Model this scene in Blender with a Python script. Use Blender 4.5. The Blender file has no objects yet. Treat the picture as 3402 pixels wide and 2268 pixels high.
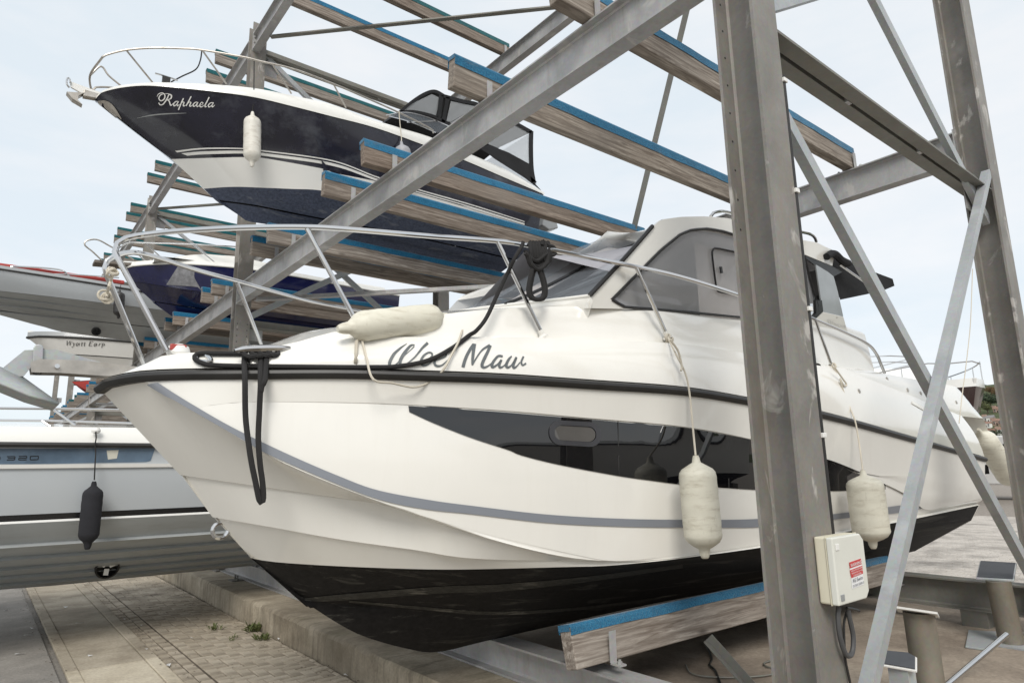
import bpy, math, random
import numpy as np
from mathutils import Vector, Matrix
from mathutils.bvhtree import BVHTree
random.seed(7)
sc = bpy.context.scene
COL = sc.collection

# ------------------------------------------------------------------ camera
# calibrated from the two horizontal vanishing points of the rack (photo pixels, 3402 x 2268)
PP = np.array([1701., 1134.]); V1 = np.array([-75., 1598.]); V2 = np.array([4490., 1510.])
FPX = math.sqrt(-((V1 - PP) @ (V2 - PP)))
def _d(v):
    a = np.array([v[0]-PP[0], -(v[1]-PP[1]), -FPX]); return a/np.linalg.norm(a)
_R = np.array([_d(V2), _d(V1), np.cross(_d(V2), _d(V1))])
_u, _s, _v = np.linalg.svd(_R); RCAM = _u @ _v
EYE = np.array([0., 0., 1.66])
cd = bpy.data.cameras.new('camera'); cam = bpy.data.objects.new('camera', cd); COL.objects.link(cam)
cd.sensor_fit = 'HORIZONTAL'; cd.sensor_width = 36; cd.lens = FPX/3402*36
cd.clip_start = 0.05; cd.clip_end = 5000
cam.matrix_world = Matrix.Translation(EYE) @ Matrix(RCAM.tolist()).to_4x4()
sc.camera = cam

# ------------------------------------------------------------------ world, sun, exposure
SUN_EL, SUN_AZ = math.radians(40), math.radians(216)
w = bpy.data.worlds.new('World'); sc.world = w; w.use_nodes = True
nt = w.node_tree; nt.nodes.clear()
out = nt.nodes.new('ShaderNodeOutputWorld'); bg = nt.nodes.new('ShaderNodeBackground')
sky = nt.nodes.new('ShaderNodeTexSky'); sky.sky_type = 'NISHITA'; sky.sun_disc = False
sky.sun_elevation = SUN_EL; sky.sun_rotation = SUN_AZ
tc = nt.nodes.new('ShaderNodeTexCoord'); mp = nt.nodes.new('ShaderNodeMapping')
mp.inputs['Scale'].default_value = (1.3, 1.3, 4.2)
nz = nt.nodes.new('ShaderNodeTexNoise'); nz.inputs['Scale'].default_value = 2.1; nz.inputs['Detail'].default_value = 7
nz.inputs['Roughness'].default_value = .55
rp = nt.nodes.new('ShaderNodeValToRGB'); rp.color_ramp.elements[0].position = .34; rp.color_ramp.elements[1].position = .62
rp.color_ramp.elements[0].color = (5.5, 6.0, 6.35, 1); rp.color_ramp.elements[1].color = (6.5, 6.55, 6.6, 1)
mx = nt.nodes.new('ShaderNodeMix'); mx.data_type = 'RGBA'; mx.inputs[0].default_value = .88
L = nt.links.new
L(tc.outputs['Generated'], mp.inputs['Vector']); L(mp.outputs['Vector'], nz.inputs['Vector'])
L(nz.outputs['Fac'], rp.inputs['Fac']); L(sky.outputs['Color'], mx.inputs[6]); L(rp.outputs['Color'], mx.inputs[7])
L(mx.outputs[2], bg.inputs['Color']); bg.inputs['Strength'].default_value = .1
L(bg.outputs['Background'], out.inputs['Surface'])
sl = bpy.data.lights.new('sun', 'SUN'); sl.energy = 1.5; sl.angle = math.radians(24); sl.color = (1, .965, .9)
so = bpy.data.objects.new('sun', sl); COL.objects.link(so)
sdir = Vector((math.sin(SUN_AZ)*math.cos(SUN_EL), math.cos(SUN_AZ)*math.cos(SUN_EL), math.sin(SUN_EL)))
so.rotation_euler = sdir.to_track_quat('Z', 'Y').to_euler(); so.location = (0, 0, 30)
sc.view_settings.view_transform = 'Standard'; sc.view_settings.look = 'None'
sc.view_settings.gamma = 1; sc.view_settings.exposure = 0.62
sc.render.engine = 'CYCLES'

# ------------------------------------------------------------------ photo pixel -> place
def ray(x, y):
    a = np.array([x-PP[0], -(y-PP[1]), -FPX]); return RCAM @ (a/np.linalg.norm(a))
def onX(p, X): r = ray(*p); return EYE + r*(X/r[0])
def onY(p, Y): r = ray(*p); return EYE + r*(Y/r[1])
def onZ(p, Z): r = ray(*p); return EYE + r*((Z-EYE[2])/r[2])
def onP(p, o, n): r = ray(*p); o = np.asarray(o, float); n = np.asarray(n, float); return EYE + r*(((o-EYE) @ n)/(r @ n))
def hit(p, yc, b, lo=.5, hi=40.):
    """first point of the pixel's ray on the surface  Y = yc - b(X)"""
    r = ray(*p); s = np.linspace(lo, hi, 6000)
    F = s*r[1] - yc + np.array([b(v) for v in s*r[0]])
    i = np.where((F[:-1] < 0) & (F[1:] >= 0))[0]
    if len(i) == 0: return EYE + r*(yc/r[1])
    i = i[0]; t = s[i] - F[i]*(s[i+1]-s[i])/(F[i+1]-F[i]); return EYE + r*t
def trace(pts, yc, b): return np.array([hit(p, yc, b) for p in pts])

# ------------------------------------------------------------------ mesh builder
class MB:
    def __init__(s): s.v = []; s.f = []
    def add(s, vs, fs):
        n = len(s.v); s.v += [tuple(float(c) for c in v) for v in vs]; s.f += [tuple(i+n for i in f) for f in fs]; return s
    def box(s, a, b):
        x0, y0, z0 = a; x1, y1, z1 = b
        return s.add([(x0,y0,z0),(x1,y0,z0),(x1,y1,z0),(x0,y1,z0),(x0,y0,z1),(x1,y0,z1),(x1,y1,z1),(x0,y1,z1)],
                     [(0,3,2,1),(4,5,6,7),(0,1,5,4),(1,2,6,5),(2,3,7,6),(3,0,4,7)])
    def sweep(s, prof, a, b, up=(0,0,1), closed=True, cap=True):
        """extrude a 2D profile (u = side, v = up) from a to b"""
        a = Vector(a); b = Vector(b); d = (b-a).normalized(); up = Vector(up)
        u = d.cross(up).normalized(); v = u.cross(d).normalized(); n = len(prof)
        vs = [a+u*p+v*q for p, q in prof]+[b+u*p+v*q for p, q in prof]
        fs = [(i, (i+1) % n, n+(i+1) % n, n+i) for i in range(n if closed else n-1)]
        if cap and closed: fs += [tuple(range(n))[::-1], tuple(range(n, 2*n))]
        return s.add(vs, fs)
    def obox(s, a, b, wd, ht, up=(0,0,1)):
        return s.sweep([(-wd/2,-ht/2),(wd/2,-ht/2),(wd/2,ht/2),(-wd/2,ht/2)], a, b, up)
    def ibeam(s, a, b, wd, ht, tf, tw, up=(0,0,1)):
        W, H, t = wd/2, ht/2, tw/2; q = min(tf, .012)
        pr = [(-W,-H),(W,-H),(W,-H+tf),(t+q,-H+tf),(t,-H+tf+q),(t,H-tf-q),(t+q,H-tf),(W,H-tf),(W,H),(-W,H),(-W,H-tf),(-t-q,H-tf),(-t,H-tf-q),(-t,-H+tf+q),(-t-q,-H+tf),(-W,-H+tf)]
        return s.sweep(pr, a, b, up)
    def angle(s, a, b, w1, w2, t, up=(0,0,1)):
        return s.sweep([(0,0),(w1,0),(w1,t),(t,t),(t,w2),(0,w2)], a, b, up)
    def channel(s, a, b, wd, ht, t, up=(0,0,1)):
        return s.sweep([(0,-ht/2),(wd,-ht/2),(wd,-ht/2+t),(t,-ht/2+t),(t,ht/2-t),(wd,ht/2-t),(wd,ht/2),(0,ht/2)], a, b, up)
    def tube(s, pts, r, seg=8, cap=True, closed=False):
        P = [Vector(p) for p in pts]; n = len(P); rr = r if hasattr(r, '__len__') else [r]*n
        base = len(s.v); prev = None
        for i, p in enumerate(P):
            if closed: d = P[(i+1) % n]-P[i-1]
            else: d = (P[min(i+1, n-1)]-P[max(i-1, 0)])
            d.normalize()
            if prev is None:
                x = d.cross(Vector((0,0,1)));
                if x.length < .2: x = d.cross(Vector((1,0,0)))
            else: x = prev - d*prev.dot(d)
            x.normalize(); prev = x; y = d.cross(x)
            for k in range(seg):
                a = 2*math.pi*k/seg; q = p + (x*math.cos(a)+y*math.sin(a))*rr[i]; s.v.append(tuple(q))
        for i in range(n if closed else n-1):
            j = (i+1) % n
            for k in range(seg):
                k2 = (k+1) % seg
                s.f.append((base+i*seg+k, base+i*seg+k2, base+j*seg+k2, base+j*seg+k))
        if cap and not closed:
            s.f.append(tuple(base+k for k in range(seg))[::-1]); s.f.append(tuple(base+(n-1)*seg+k for k in range(seg)))
        return s
    def lathe(s, prof, o, axis=(0,0,1), seg=20):
        """prof: list of (radius, height) along axis from o"""
        o = Vector(o); ax = Vector(axis).normalized(); x = ax.cross(Vector((0,1,0)))
        if x.length < .2: x = ax.cross(Vector((1,0,0)))
        x.normalize(); y = ax.cross(x); base = len(s.v)
        for r, h in prof:
            for k in range(seg):
                a = 2*math.pi*k/seg; s.v.append(tuple(o+ax*h+(x*math.cos(a)+y*math.sin(a))*max(r, 1e-4)))
        for i in range(len(prof)-1):
            for k in range(seg):
                k2 = (k+1) % seg; s.f.append((base+i*seg+k, base+i*seg+k2, base+(i+1)*seg+k2, base+(i+1)*seg+k))
        s.f.append(tuple(base+k for k in range(seg))[::-1]); s.f.append(tuple(base+(len(prof)-1)*seg+k for k in range(seg)))
        return s
    def grid(s, G, flip=False):
        m, n = len(G), len(G[0]); base = len(s.v)
        for row in G:
            for p in row: s.v.append(tuple(float(c) for c in p))
        for i in range(m-1):
            for j in range(n-1):
                q = (base+i*n+j, base+i*n+j+1, base+(i+1)*n+j+1, base+(i+1)*n+j); s.f.append(q[::-1] if flip else q)
        return s
    def poly(s, pts, off=(0,0,0), th=0.):
        """flat polygon, optionally a slab of thickness th along off"""
        n = len(pts); o = np.asarray(off, float); A = [np.asarray(p, float) for p in pts]
        if th:
            o = o/np.linalg.norm(o); B = [p - o*th for p in A]
            return s.add(A+B, [tuple(range(n)), tuple(range(2*n-1, n-1, -1))]+[(i, n+i, n+(i+1) % n, (i+1) % n) for i in range(n)])
        return s.add(A, [tuple(range(n))])
    def mirrorY(s, yc):
        n = len(s.v); s.v += [(x, 2*yc-y, z) for x, y, z in s.v]; s.f += [tuple(i+n for i in f)[::-1] for f in s.f]; return s
    def mesh(s, name):
        m = bpy.data.meshes.new(name); m.from_pydata(s.v, [], s.f); m.validate(); return m
    def build(s, name, mat, parent=None, smooth=False, bevel=0, merge=False, recalc=True, angle=35):
        import bmesh
        m = s.mesh(name)
        bm = bmesh.new(); bm.from_mesh(m)
        if merge: bmesh.ops.remove_doubles(bm, verts=bm.verts, dist=1e-4)
        if recalc: bmesh.ops.recalc_face_normals(bm, faces=bm.faces)
        if smooth:
            ca = math.radians(angle)
            for f in bm.faces: f.smooth = True
            for e in bm.edges:
                if len(e.link_faces) == 2 and e.calc_face_angle(0) > ca: e.smooth = False
        bm.to_mesh(m); bm.free()
        m.materials.append(mat)
        o = bpy.data.objects.new(name, m); COL.objects.link(o)
        if bevel:
            b = o.modifiers.new('bevel', 'BEVEL'); b.width = bevel; b.segments = 2; b.limit_method = 'ANGLE'; b.angle_limit = math.radians(50)
        if parent is not None: attach(o, parent)
        return o
def attach(o, parent):
    o.parent = parent; o.matrix_parent_inverse = Matrix.Translation(parent_world(parent)).inverted()
def parent_world(o):
    t = Vector(o.location)
    return t
def tag(o, label=None, cat=None, group=None, kind=None):
    if label: o['label'] = label
    if cat: o['category'] = cat
    if group: o['group'] = group
    if kind: o['kind'] = kind
    return o
def thing(name, label, cat, loc=(0,0,0), group=None):
    o = bpy.data.objects.new(name, None); COL.objects.link(o); o.location = loc; o.empty_display_size = .2
    return tag(o, label, cat, group)

def resample(L_, n):
    P = np.asarray(L_, float); d = np.r_[0, np.cumsum(np.linalg.norm(np.diff(P, axis=0), axis=1))]; d /= d[-1]
    t = np.linspace(0, 1, n); return np.stack([np.interp(t, d, P[:, k]) for k in range(3)], 1)
def smooth_line(P, n, it=2):
    """Catmull-Rom through the points, resampled evenly"""
    P = np.asarray(P, float)
    Q = np.vstack([2*P[0]-P[1], P, 2*P[-1]-P[-2]]); o = []
    for i in range(1, len(Q)-2):
        for t in np.linspace(0, 1, 8, endpoint=False):
            a, b, c, d = Q[i-1], Q[i], Q[i+1], Q[i+2]
            o.append(.5*((2*b)+(-a+c)*t+(2*a-5*b+4*c-d)*t*t+(-a+3*b-3*c+d)*t**3))
    o.append(P[-1]); return resample(o, n)
def sm(t): t = min(max(t, 0.), 1.); return t*t*(3-2*t)

# ------------------------------------------------------------------ materials
def nodes(name):
    m = bpy.data.materials.new(name); m.use_nodes = True; n = m.node_tree; b = n.nodes['Principled BSDF']; return m, n, b
def N(n, t, **k):
    x = n.nodes.new(t)
    for a, v in k.items(): setattr(x, a, v)
    return x
def coords(n, scale=(1,1,1), rnd=False, kind='Object'):
    t = N(n, 'ShaderNodeTexCoord'); m = N(n, 'ShaderNodeMapping'); m.inputs['Scale'].default_value = scale
    n.links.new(t.outputs[kind], m.inputs['Vector'])
    if rnd:
        oi = N(n, 'ShaderNodeObjectInfo'); mu = N(n, 'ShaderNodeMath', operation='MULTIPLY'); mu.inputs[1].default_value = 37.
        n.links.new(oi.outputs['Random'], mu.inputs[0]); cx = N(n, 'ShaderNodeCombineXYZ')
        for k in range(3): n.links.new(mu.outputs[0], cx.inputs[k])
        n.links.new(cx.outputs[0], m.inputs['Location'])
    return m.outputs['Vector']
def noise(n, vec, scale, detail=4, rough=.55, dist=0):
    t = N(n, 'ShaderNodeTexNoise'); t.inputs['Scale'].default_value = scale; t.inputs['Detail'].default_value = detail
    t.inputs['Roughness'].default_value = rough; t.inputs['Distortion'].default_value = dist
    n.links.new(vec, t.inputs['Vector']); return t.outputs['Fac']
def ramp(n, fac, stops):
    r = N(n, 'ShaderNodeValToRGB'); e = r.color_ramp.elements
    while len(e) < len(stops): e.new(.5)
    for q, (p, c) in zip(e, stops):
        q.position = p; q.color = (c, c, c, 1) if not hasattr(c, '__len__') else (*c[:3], 1)
    n.links.new(fac, r.inputs['Fac']); return r.outputs['Color']
def mix(n, a, b, fac, mode='MIX'):
    m = N(n, 'ShaderNodeMix', data_type='RGBA', blend_type=mode)
    for s_, v in ((0, fac), (6, a), (7, b)):
        if hasattr(v, 'is_linked'): n.links.new(v, m.inputs[s_])
        elif s_ == 0: m.inputs[0].default_value = v
        else: m.inputs[s_].default_value = (*v[:3], 1)
    return m.outputs[2]
def bump(n, b, h, strength=.3, dist=.01):
    x = N(n, 'ShaderNodeBump'); x.inputs['Strength'].default_value = strength; x.inputs['Distance'].default_value = dist
    n.links.new(h, x.inputs['Height']); n.links.new(x.outputs['Normal'], b.inputs['Normal'])
def plain(name, c, rough=.5, metal=0., var=.12, scale=3., bmp=0., bscale=60, spec=.5, coat=0., streak=None, dirt=None, dirt_amt=.3):
    m, n, b = nodes(name); v = coords(n, rnd=True); f = noise(n, v, scale, 5, .6)
    c = np.array(c); col = ramp(n, f, [(.3, tuple(c*(1-var))), (.7, tuple(np.minimum(c*(1+var), 1)))])
    if dirt is not None:
        v2 = coords(n, streak or (1,1,1), rnd=True); f2 = ramp(n, noise(n, v2, 6, 6, .65), [(.5, 0.), (.75, 1.)])
        mu = N(n, 'ShaderNodeMath', operation='MULTIPLY'); mu.inputs[1].default_value = dirt_amt; n.links.new(f2, mu.inputs[0])
        col = mix(n, col, dirt, mu.outputs[0])
    n.links.new(col, b.inputs['Base Color']); b.inputs['Roughness'].default_value = rough; b.inputs['Metallic'].default_value = metal
    b.inputs['Specular IOR Level'].default_value = spec; b.inputs['Coat Weight'].default_value = coat; b.inputs['Coat Roughness'].default_value = .08
    if bmp: bump(n, b, noise(n, coords(n, rnd=True), bscale, 4), bmp, .004)
    return m

MT = {}
def galv(name, c_lo, c_hi, rust=(.22,.15,.09), rust_amt=.35, rough=.55, pale=.5, streak=(6, 6, .7), chalk=0.):
    m, n, b = nodes(name)
    v = coords(n, (1,1,1), True); a = noise(n, v, 2.2, 6, .65, .4)
    sp = N(n, 'ShaderNodeTexVoronoi'); sp.inputs['Scale'].default_value = 55; n.links.new(v, sp.inputs['Vector'])
    st = noise(n, coords(n, streak, True), 2.5, 7, .7)
    col = ramp(n, a, [(.28, c_lo), (.72, c_hi)])
    col = mix(n, col, sp.outputs['Color'], .06, 'OVERLAY')
    col = mix(n, col, rust, ramp_scale(n, st, .52, .8, rust_amt))
    pa = noise(n, coords(n, (1.6,1.6,1.1), True), 1.9, 3, .5)
    col = mix(n, col, tuple(min(1, x*1.9) for x in c_hi), ramp_scale(n, pa, .62, .78, pale))
    if chalk:
        ck_ = noise(n, coords(n, (2.6,2.6,1.5), True), 1.5, 5, .6, .8); col = mix(n, col, (.55,.52,.48), ramp_scale(n, ck_, .595, .66, chalk))
    n.links.new(col, b.inputs['Base Color'])
    b.inputs['Metallic'].default_value = .25; b.inputs['Roughness'].default_value = rough
    bump(n, b, st, .12, .004); return m
def ramp_scale(n, f, lo, hi, amt):
    r = N(n, 'ShaderNodeMapRange'); r.inputs[1].default_value = lo; r.inputs[2].default_value = hi
    r.inputs[3].default_value = 0; r.inputs[4].default_value = amt; r.clamp = True
    n.links.new(f, r.inputs[0]); return r.outputs[0]
MT['col'] = galv('weathered_column_steel', (.19,.178,.16), (.285,.268,.245), (.27,.215,.155), .5, .6, .4, (6,6,.7), .75)
MT['galv'] = galv('galvanised_steel', (.31,.305,.30), (.47,.465,.46), (.2,.17,.13), .5, .5, .35, (5,5,.5), .5)
MT['brace'] = galv('pale_brace_steel', (.34,.36,.37), (.46,.475,.48), (.3,.27,.22), .2, .5, .3, (3,3,.6))
MT['dull'] = galv('dull_brace_steel', (.17,.165,.145), (.24,.235,.21), (.25,.19,.12), .35, .6, .25, (3,3,.8))

def timber(name, a, bcol, dark):
    m, n, b = nodes(name)
    v = coords(n, (.55, 9, 9), True); g = noise(n, v, 3.2, 9, .72, 1.2)
    w_ = N(n, 'ShaderNodeTexWave', wave_type='BANDS', bands_direction='Z'); w_.inputs['Scale'].default_value = 6; w_.inputs['Distortion'].default_value = 9
    w_.inputs['Detail'].default_value = 3; n.links.new(coords(n, (.12, 1, 1), True), w_.inputs['Vector'])
    col = ramp(n, g, [(.34, dark), (.5, a), (.66, bcol)])
    oi = N(n, 'ShaderNodeObjectInfo'); col = mix(n, col, ramp(n, oi.outputs['Random'], [(0., (.62,.53,.47)), (.35, (.95,.93,.92)), (.7, (.80,.79,.79)), (1., (1.0,.94,.87))]), .8, 'MULTIPLY')
    col = mix(n, col, dark, ramp_scale(n, w_.outputs['Fac'], .55, 1., .5))
    k = N(n, 'ShaderNodeTexVoronoi'); k.inputs['Scale'].default_value = 2.1; n.links.new(coords(n, (.75, 2.3, 2.3), True), k.inputs['Vector'])
    kn = ramp_scale(n, k.outputs['Distance'], .13, .04, .8); col = mix(n, col, tuple(x*.55 for x in dark), kn)
    big = noise(n, coords(n, (.5, .8, .8), True), 1.7, 4); col = mix(n, col, tuple(x*.62 for x in a), ramp_scale(n, big, .45, .72, .6))
    n.links.new(col, b.inputs['Base Color']); b.inputs['Roughness'].default_value = .82; b.inputs['Specular IOR Level'].default_value = .25
    bump(n, b, g, .35, .004); return m
MT['wood'] = timber('weathered_timber', (.30,.265,.23), (.52,.48,.43), (.13,.102,.082))
MT['wood_far'] = timber('old_grey_timber', (.26,.23,.2), (.43,.395,.35), (.12,.098,.08))
def carpet(name, a, b_):
    m, n, b = nodes(name); v = coords(n, (1,1,1), True); f = noise(n, v, 90, 3); g = noise(n, v, 5, 5, .65)
    col = mix(n, ramp(n, f, [(.3, a), (.75, b_)]), tuple(x*.55 for x in a), ramp_scale(n, g, .5, .75, .5))
    col = mix(n, col, (.16,.15,.13), ramp_scale(n, noise(n, coords(n, (.8,3,3), True), 2.6, 7, .7), .56, .72, .55))
    n.links.new(col, b.inputs['Base Color']); b.inputs['Roughness'].default_value = 1; b.inputs['Specular IOR Level'].default_value = .1
    b.inputs['Sheen Weight'].default_value = .3; bump(n, b, f, .8, .01); return m
MT['blue'] = carpet('blue_carpet', (.008,.095,.20), (.03,.205,.35))
MT['teal'] = carpet('teal_carpet', (.008,.075,.09), (.02,.14,.15))

def concrete(name, a, b_, dark, pale=(.55,.5,.42), bs=.35, moss=0., drip=0.):
    m, n, b = nodes(name); v = coords(n, (1,1,1)); f = noise(n, v, 1.7, 8, .65, .3); g = noise(n, v, 38, 5, .6); h = noise(n, v, .55, 5, .6)
    col = ramp(n, f, [(.28, dark), (.5, a), (.75, b_)]); col = mix(n, col, ramp(n, g, [(.3, .35), (.7, .65)]), .5, 'OVERLAY')
    col = mix(n, col, tuple(x*.6 for x in dark), ramp_scale(n, h, .50, .66, .7))
    col = mix(n, col, pale, ramp_scale(n, noise(n, v, 3.3, 7, .7), .6, .8, .45))
    if drip: col = mix(n, col, tuple(x*.55 for x in dark), ramp_scale(n, noise(n, coords(n, (1,7,.7)), 1.6, 7, .72), .5, .68, drip))
    if moss: col = mix(n, col, (.10,.10,.045), ramp_scale(n, noise(n, v, 2.3, 6, .7), .55, .8, moss))
    n.links.new(col, b.inputs['Base Color']); b.inputs['Roughness'].default_value = .9; b.inputs['Specular IOR Level'].default_value = .25
    bump(n, b, g, bs, .01); return m
MT['conc'] = concrete('stained_concrete', (.37,.32,.245), (.54,.475,.375), (.20,.165,.12), moss=.45, drip=.7)
MT['floor'] = concrete('rack_floor_concrete', (.33,.275,.22), (.47,.40,.32), (.2,.16,.125), (.6,.53,.44))
MT['slab'] = concrete('channel_slab_concrete', (.40,.35,.275), (.54,.48,.39), (.25,.21,.16))
MT['slab_pale'] = concrete('pale_slab_concrete', (.52,.46,.36), (.66,.60,.48), (.34,.29,.21))
MT['asph'] = concrete('grey_tarmac', (.28,.26,.235), (.37,.35,.32), (.2,.19,.175), (.5,.47,.42), .5)
def paver(name, cols):
    m, n, b = nodes(name); oi = N(n, 'ShaderNodeObjectInfo'); v = coords(n, (1,1,1)); g = noise(n, v, 45, 5, .65); f = noise(n, v, 2.4, 6, .6)
    isl = N(n, 'ShaderNodeNewGeometry')
    col = ramp(n, isl.outputs['Random Per Island'], [(0., cols[0]), (.5, cols[1]), (1., cols[2])])
    c2 = ramp(n, oi.outputs['Random'], [(0., cols[0]), (.5, cols[1]), (1., cols[2])]); col = mix(n, col, c2, .5)
    col = mix(n, col, ramp(n, g, [(.25, .3), (.75, .7)]), .55, 'OVERLAY'); col = mix(n, col, tuple(x*.5 for x in cols[0]), ramp_scale(n, f, .46, .64, .6))
    col = mix(n, col, tuple(x*.42 for x in cols[0]), ramp_scale(n, noise(n, v, .8, 6, .68, .6), .55, .68, .6))
    n.links.new(col, b.inputs['Base Color']); b.inputs['Roughness'].default_value = .9; b.inputs['Specular IOR Level'].default_value = .25
    bump(n, b, g, .4, .006); return m
MT['paver'] = paver('brown_paver', [(.30,.255,.195), (.40,.345,.27), (.50,.44,.355)])
MT['paver_pale'] = paver('pale_paver', [(.44,.40,.36), (.50,.46,.415), (.56,.52,.47)])
MT['joint'] = plain('joint_sand', (.12,.10,.08), .95, var=.25, scale=12, spec=.1)
MT['joint_pale'] = plain('pale_joint_sand', (.28,.25,.22), .95, var=.2, scale=12, spec=.1)
# ================================================================== the setting: ground
ground = MB().add([(-900,-900,-.03),(2500,-900,-.03),(2500,2500,-.03),(-900,2500,-.03)], [(0,1,2,3)]).build('ground', MT['asph']); tag(ground, kind='structure')
tarmac = MB().box((-14,-14,-.028),(.715,70,0)).build('road', MT['asph']); tag(tarmac, kind='structure')
FZ = .255                                   # level of the rack floor and the rear yard
base = MB().box((1.515,-10,-.028),(2.6,70,-.012)).build('front_pavement', MT['joint']); tag(base, kind='structure')

def pave(parent, rects, z, mat_, nm, limit, joint=.006, dz=.004, ch=.006):
    """rects: (cx, cy, lx, ly) ordered nearest first; the first `limit` are objects, the rest one mesh"""
    meshes = {}
    rest = MB()
    def brick(mb, cx, cy, lx, ly, zz):
        hx, hy = lx/2-joint/2, ly/2-joint/2; c = ch
        vs = [(cx-hx,cy-hy,zz-.03),(cx+hx,cy-hy,zz-.03),(cx+hx,cy+hy,zz-.03),(cx-hx,cy+hy,zz-.03),
              (cx-hx,cy-hy,zz-c),(cx+hx,cy-hy,zz-c),(cx+hx,cy+hy,zz-c),(cx-hx,cy+hy,zz-c),
              (cx-hx+c,cy-hy+c,zz),(cx+hx-c,cy-hy+c,zz),(cx+hx-c,cy+hy-c,zz),(cx-hx+c,cy+hy-c,zz)]
        fs = [(8,9,10,11)]+[(i,(i+1)%4,4+(i+1)%4,4+i) for i in range(4)]+[(4+i,4+(i+1)%4,8+(i+1)%4,8+i) for i in range(4)]
        mb.add(vs, fs)
    for k, (cx, cy, lx, ly) in enumerate(rects):
        zz = z+random.uniform(-dz, dz*.6)
        if k < limit:
            key = (round(lx,3), round(ly,3))
            if key not in meshes:
                mb = MB(); brick(mb, 0, 0, lx, ly, 0); me = mb.mesh(nm); me.materials.append(mat_); meshes[key] = me
            o = bpy.data.objects.new(nm, meshes[key]); COL.objects.link(o); o.location = (cx, cy, zz)
            o.rotation_euler = (random.uniform(-.012,.012), random.uniform(-.012,.012), random.uniform(-.008,.008)); o.parent = parent
        else: brick(rest, cx, cy, lx, ly, zz)
    if rest.v:
        o = rest.build(nm, mat_, parent); tag(o, kind='stuff')

# front block paving: two stretcher rows along the channel, then herringbone up to the upstand
R_ = []
for row in range(2):
    y = 3.2 + row*.1
    while y < 17: R_.append((1.567+row*.104, y, .1, .2)); y += .204
def herring2(xa, xb, ya, yb, s=.102):
    o = []; nx, ny = int((xb-xa)/s)+1, int((yb-ya)/s)+1; seen = {}
    for v in range(-2, ny+2):
        for u in range(-6, nx+4):
            k = (u+v) % 4
            if k == 0: o.append((xa+(u+1)*s, ya+(v+.5)*s, 2*s, s))
            if k == 2: o.append((xa+(u+.5)*s, ya+(v+1)*s, s, 2*s))
    r = []
    for cx, cy, lx, ly in o:
        a, b = max(xa, cx-lx/2), min(xb, cx+lx/2)
        if b-a > .03 and ya < cy < yb: r.append(((a+b)/2, cy, round(b-a, 3), ly))
    return r
R_ += herring2(1.735, 2.59, 3.3, 16)
R_ = [r for r in R_ if r[1] > 3]
vis = [r for r in R_ if 5.2 < r[1] < 12.5]
R_ = sorted(R_, key=lambda r: (0 if r in vis else 1, r[1]))
pave(base, R_, 0., MT['paver'], 'paver', 300, dz=.005)

# drainage channel strip: bordered slabs
chan = MB().box((.79,-6,-.028),(1.5,70,-.012)).build('drain_channel', MT['joint']); tag(chan, kind='structure')
def strip_piece(nm, x0_, x1_, y0_, y1_, z_, m_): MB().box((x0_,y0_,-.02),(x1_,y1_,z_)).build(nm, m_, chan, bevel=.006)
ys = [-2.2, 7.29, 10.75, 12.7, 16.5, 20.5, 24.5]
for a, b in zip(ys, ys[1:]):
    pale = b < 7.5
    strip_piece('channel_slab', .878, 1.392, a+.006, b-.006, .004, MT['slab_pale'] if pale else MT['slab'])
    for q in np.arange(a, b-.3, (b-a)/max(1, round((b-a)/1.9))):
        q2 = q+(b-a)/max(1, round((b-a)/1.9))
        strip_piece('edge_bar', .775, .872, q+.004, q2-.004, .012+random.uniform(0,.004), MT['slab_pale'] if pale else MT['slab'])
        strip_piece('edge_bar', 1.398, 1.505, q+.004, q2-.004, .010+random.uniform(0,.004), MT['slab_pale'] if pale else MT['slab'])

# concrete upstand in front of the rack, cast in lengths; the rack floor behind it
kerb = thing('kerb_wall', 'low stained concrete upstand running along the front of the rack', 'wall', (2.9, 8, 0))
ys = [-8., 3.1, 6.95, 9.97, 13.3, 16.6, 20., 24., 28., 36., 52.]
for k, (a, b) in enumerate(zip(ys, ys[1:])):
    dx = .02 if k == 3 else random.uniform(-.004,.004)
    mb = MB(); n = 26; prof = []
    rows = []
    for i in range(n):
        y = a+.004+(b-a-.008)*i/(n-1); r = random.uniform(.0, .014); q = random.uniform(-.006,.006)
        rows.append([(2.6+dx, y, -.02), (2.6+dx+random.uniform(0,.003), y, .225+q), (2.612+dx+r, y, .252+q*.5-r*.5), (2.66+dx, y, .258), (3.6, y, .258)])
    mb.grid(rows); mb.add([rows[0][j] for j in range(5)]+[(3.6, a+.004, -.02)], [(5,4,3,2,1,0)]); mb.add([rows[-1][j] for j in range(5)]+[(3.6, b-.004, -.02)], [(0,1,2,3,4,5)])
    mb.build('concrete_length', MT['conc'], kerb, smooth=True)
fl = MB().box((3.604,-9,-.02),(7.6,52,FZ)).build('rack_floor', MT['floor']); tag(fl, kind='structure')
yard = MB().box((7.604,-40,-.02),(46,40,FZ-.012)).build('rear_yard', MT['joint_pale']); tag(yard, kind='structure')
# rear yard block paving, stretcher bond running away from the rack
R2 = []
s = .205
for i in range(0, 130):
    for j in range(0, 64):
        R2.append((7.72+i*.104, 0.9+j*.206+(i%2)*.103, .1, .2))
R2 = [r for r in R2 if r[0] < 21 and r[1] < r[0]*.62 and r[1] > r[0]*.16]
R2.sort(key=lambda r: r[0]+.3*r[1])
pave(yard, R2, FZ, MT['paver_pale'], 'paver', 300, dz=.002, ch=.004)
far = MB().box((46.01,-60,-.02),(130,90,FZ-.02)).build('rear_road', MT['joint_pale']); tag(far, kind='structure')

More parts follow.
